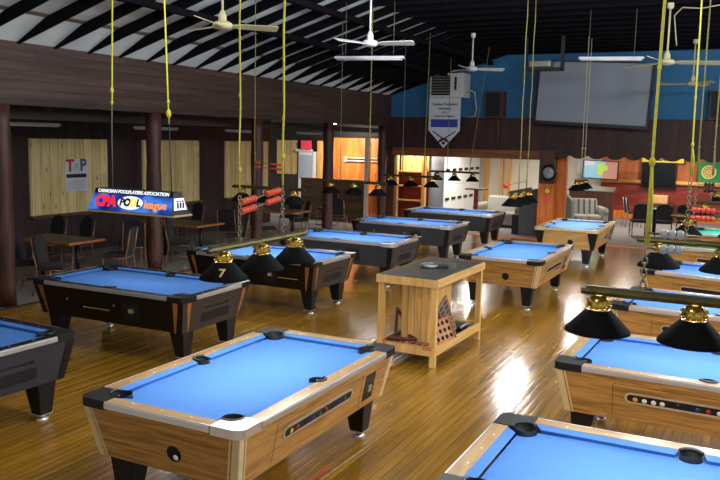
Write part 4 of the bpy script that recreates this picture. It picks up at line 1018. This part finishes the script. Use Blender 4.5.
# ------------------------------------------------------------------ lounge furniture
def sofa(label, x, y, rz, stripes=False, sx=.7):
    t = thing('sofa', label, 'sofa', (x, y, 0), rz)
    obj('base', MB().box(-.9, -.4, .08, .9, .4, .3), M['sofa'], t, bevel=.03)
    for i in (-1, 0, 1): obj('seat_cushion', MB().box(-.28+.57*i, -.45, .3, .28+.57*i, .2, .46), M['sofa'], t, bevel=.05)
    b = MB(); b.X = Matrix.Translation((0, .2, .35)) @ Matrix.Rotation(math.radians(-12), 4, 'X'); b.box(-.88, 0, 0, .88, .22, .6)
    bk = obj('backrest', b, M['sofa'], t, bevel=.08)
    if stripes:
        b = MB(); b.X = Matrix.Translation((0, .2, .35)) @ Matrix.Rotation(math.radians(-12), 4, 'X')
        for i in range(7): b.box(-.72+.24*i, -.012, .06, -.64+.24*i, .01, .56)
        obj('stripes', b, M['sofastripe'], bk)
    for s in (-1, 1): obj('arm', MB().box(min(s*.86, s*1.1), -.46, .08, max(s*.86, s*1.1), .42, .58).lathe([(.13, -.46), (.13, .42)], (s*.98, 0, .58), 14, axis='y', close=True), M['sofa'], t, bevel=.03)
    t.scale = (sx, 1, 1)
    for s in (-1, 1): obj('foot', MB().box(s*.8-.04, -.36, 0, s*.8+.04, -.28, .08).box(s*.8-.04, .28, 0, s*.8+.04, .36, .08), M['black'], t)
    return t
sofa('pale grey sofa behind the farthest charcoal pool table', -6.95, 23.75, -.1)
sofa('grey striped sofa in the lounge right of the pillar', -4.72, 24.5, .4, True)
bt = thing('bar_table', 'small tall table with a red-brown leg by the cue lockers', 'table', (-7.55, 23.0, 0))
obj('top', MB().box(-.3, -.22, 1.14, .3, .22, 1.18), M['tabletop'], bt); obj('leg', MB().box(-.06, -.05, 0, .06, .05, 1.14), M['redwall'], bt)
bo = thing('slate_booth', 'dark slate booth with sloping top left of the pillar', 'cabinet', (-5.45, 22.0, 0))
obj('body', MB().slab([(-.42, -.25, 0), (.34, -.25, 0), (.34, -.25, 1.36), (-.1, -.25, 1.3), (-.42, -.25, 1.12)], (0, .6, 0)), M['darkbooth'], bo, bevel=.01)
obj('kick_panel', MB().box(-.62, -.2, 0, -.42, .3, .56), M['black'], bo)
cb = thing('grey_green_cabinet', 'grey-green tapered panel standing right of the pillar', 'cabinet', (-4.86, 22.5, 0))
obj('panel', MB().slab([(-.15, 0, 0), (.35, 0, 0), (.3, 0, 1.0), (.08, 0, 1.22), (-.1, 0, 1.22)], (0, .3, 0)), M['greygreen'], cb, bevel=.02)
obj('side', MB().box(-.3, .02, 0, -.15, .3, 1.18), M['darkbooth'], cb)
# piano like dark cabinet behind striped sofa
dc = thing('dark_console', 'dark red-brown console with a glossy top behind the striped sofa', 'cabinet', (-4.75, 26.6, 0))
obj('body', MB().box(-.75, 0, 0, .65, .5, 1.05), M['walnut'], dc); obj('top', MB().hexa([(-.8, -.05, 1.05), (.7, -.05, 1.05), (.7, .5, 1.05), (-.8, .5, 1.05)], [(-.8, -.05, 1.08), (.7, -.05, 1.08), (.7, .5, 1.2), (-.8, .5, 1.2)]), M['tinmetal'], dc)
tv = thing('wall_television', 'wall television showing a green and pink picture in the lounge', 'television', (-4.75, 27.9, 1.72), .12)
b = MB().box(-.56, -.02, -.28, .56, 0, .3)
b.slab([(.08, -.024, -.28), (.56, -.024, -.28), (.56, -.024, .3), (.16, -.024, .3)], (0, .004, 0), 1)
b.slab([(p[0]*1.15, -.028, p[1]) for p in ((-.1, -.16), (.06, -.2), (.1, -.05), (.22, .02), (.2, .16), (.05, .22), (-.12, .2), (-.06, .05))], (0, .004, 0), 2)
b.slab([(-.56, -.024, .12), (-.2, -.024, .16), (-.22, -.024, .3), (-.56, -.024, .3)], (0, .004, 0), 3)
obj('screen', b, [M['tv0'], M['tv1'], M['tv2'], M['tv3']], tv, rot=(0, .03, 0)); obj('bezel', MB().box(-.6, 0, -.32, .6, .05, .33), M['black'], tv, rot=(0, .03, 0))
obj('bracket', MB().box(-.05, .05, -.05, .05, 1.2, .05), M['black'], tv)
ws = thing('black_wall_screen', 'black screen on the red-brown lounge wall under a yellow sign', 'television', (-2.95, 28.85, 1.6))
obj('screen', MB().box(-.53, -.02, -.42, .53, 0, .4), M['tvscreen'], ws); obj('bezel', MB().box(-.56, 0, -.45, .56, .18, .43), M['black'], ws)
ys = thing('yellow_sign', 'yellow lit sign strip above the black lounge screen', 'sign', (-2.85, 28.9, 2.15))
obj('panel', MB().box(-.68, -.02, -.13, .68, .1, .12), M['yellow'], ys)
obj('lettering', MB().text('BILLIARDS', .2, TM((0, -.024, 0), (1,0,0), (0,0,1)), extrude=.001, bold=.008), M['ink'], ys)
bx = thing('cabinet_with_boxes', 'low brown cabinet under the black lounge screen', 'cabinet', (-2.85, 28.5, 0))
obj('body', MB().box(-.5, -.25, 0, .5, .3, .62), M['walnut'], bx)
tag(obj('cardboard_box', MB().box(-.32, -.2, 0, .3, .2, .3), M['skin'], loc=(-2.85, 28.5, .625), bevel=.04), 'tan box standing on the cabinet under the black screen', 'box')
tag(obj('plastic_bin', MB().frustum(-.3, -.2, .3, .2, 0, .34, .04), M['jean'], loc=(-2.85, 27.95, .0)), 'blue bin in front of the cabinet under the black screen', 'bin')
db = thing('dartboard', 'dartboard on a green backing on the lounge wall at the right', 'dartboard', (-1.37, 29.0, 1.75))
obj('backing', MB().box(-.38, -.02, -.34, .36, .03, .33), M['dartgreen'], db)
b = MB()
for i in range(20):
    a0, a1 = 2*PI*(i-.5)/20, 2*PI*(i+.5)/20
    for ra, rb, e in ((.02, .10, 0), (.10, .115, 1), (.115, .17, 0), (.17, .185, 1), (.185, .235, 2)):
        mi = (2 if i % 2 else 3) if e == 1 else ((0 if i % 2 else 1) if e == 0 else 0)
        b.slab([(r_*math.cos(a), -.05, r_*math.sin(a)) for r_, a in ((ra, a0), (rb, a0), (rb, a1), (ra, a1))], (0, .03, 0), mi)
b.cyl((0, 0, 0), .02, -.052, -.02, 12, 2, axis='y')
obj('board', b, [M['dartcream'], M['skin'], M['dartred'], M['dartgreen']], db)
for x, y, m_, lb in ((-5.6, 29.03, 'bannerwhite', 'pale poster on the white lounge wall right of the pillar'), (-5.15, 29.02, 'ink', 'small dark framed picture on the white lounge wall')):
    tag(obj('framed_picture', MB().box(-.16, 0, -.25, .16, .03, .25), M[m_], loc=(x, y, 1.75)), lb, 'picture')
# lounge chairs and pedestal tables
chair('grey-framed chair seen side on in the lounge, left of the black chairs', -3.4, 26.4, -1.2, 'greyframe', 'lounge chairs')
for x, y, a, lb in ((-2.85, 23.6, .3, 'black chair in the lounge, leftmost of the three in a row'), (-2.2, 23.75, .1, 'black chair in the lounge, middle of the three in a row'), (-1.62, 24.1, -.2, 'black chair in the lounge, rightmost of the three in a row')):
    chair(lb, x, y, a, 'chairblack', 'lounge chairs')
pt_ = thing('pedestal_table', 'round black pedestal table by the lounge chairs', 'table', (-2.55, 24.6, 0))
obj('top', MB().cyl((0,0,0), .38, .72, .75, 24), M['black'], pt_); obj('column', MB().cyl((0,0,0), .04, .03, .72, 10), M['black'], pt_); obj('base', MB().lathe([(.26, 0), (.26, .015), (.05, .05)], (0,0,0), 18, close=True), M['black'], pt_)

# cues lying under tables
cue('pool_cue', 'pale cue lying on the floor under the nearest middle table', (-2.78, 4.85, .014), (-2.75, 6.2, .014), M['oak_rail'])
cue('pool_cue', 'cue with reddish butt on the floor under the nearest middle table', (-2.86, 4.4, .014), (-2.82, 5.2, .014), M['redbead'])
fr = lambda: None

# ------------------------------------------------------------------ light
def area(name, loc, rot, sx, sy, e, col=(1,1,1)):
    li = bpy.data.lights.new(name, 'AREA'); li.shape = 'RECTANGLE'; li.size = sx; li.size_y = sy; li.energy = e; li.color = col
    o = bpy.data.objects.new(name, li); C.objects.link(o); o.location = loc; o.rotation_euler = rot; return o
# strip lights added out of view to fill the hall and its walls
FX = [(-3.0, 8.6), (-5.6, 6.2), (-.8, 6.0), (-1.5, 2.6), (2.2, 10.5), (-2.0, 11.3), (-4.4, 10.5), (2.5, 15.5), (2.8, 6.0)]
for i, (x, y) in enumerate(FX):
    tube_light('added twin-tube fill light high above the tables, out of view', x, y, 4.62 if y < 10.4 or x > 0 else 4.88, 0, 1.3, True, group='added fill strips')
    li = bpy.data.lights.new('strip_fill', 'POINT'); li.energy = 330 if x > 0 else 110; li.color = (.9, .96, 1); li.shadow_soft_size = .25
    lo = bpy.data.objects.new('strip_fill', li); C.objects.link(lo); lo.location = (x, y, 4.45)
# lounge lamps, one of them added to brighten the shelf unit
for x, y, e in ((-9.5, 22.5, 45), (-7.6, 23.6, 80), (-3.2, 24.2, 60), (-2.6, 27.3, 60), (-.9, 26.5, 40), (-5.0, 26.5, 60)):
    t = tag(obj('ceiling_lamp', MB().lathe([(.001, -.06), (.14, -.05), (.2, -.01), (.2, 0)], (0,0,0), 20), M['panellit'], loc=(x, y, 2.615)), 'round white lamp on the lounge ceiling', 'lamp', 'lounge ceiling lamps')
    area('lounge_light', (x, y, 2.53), (0, 0, 0), .35, .35, e, (1, .93, .82))
# unseen lamp added to brighten the orange wall at the aisle end
t = tag(obj('ceiling_lamp', MB().lathe([(.001, -.06), (.14, -.05), (.2, -.01), (.2, 0)], (0,0,0), 20), M['panellit'], loc=(-12.6, 22.9, 3.11)), 'added round fill lamp over the aisle end', 'lamp')
area('aisle_fill', (-12.2, 22.6, 3.0), (math.radians(20), 0, 0), .4, .4, 110, (1, .92, .8))

w = bpy.data.worlds.new('World'); S.world = w; w.use_nodes = True
w.node_tree.nodes['Background'].inputs['Color'].default_value = (.84, .88, .92, 1)
w.node_tree.nodes['Background'].inputs['Strength'].default_value = .6
S.view_settings.view_transform = 'Standard'; S.view_settings.look = 'None'; S.view_settings.exposure = .15; S.view_settings.gamma = 1
S.view_settings.use_curve_mapping = False
S.cycles.max_bounces = 6; S.cycles.diffuse_bounces = 3; S.cycles.glossy_bounces = 3
S.cycles.sample_clamp_indirect = 4
S.cycles.use_denoising = True
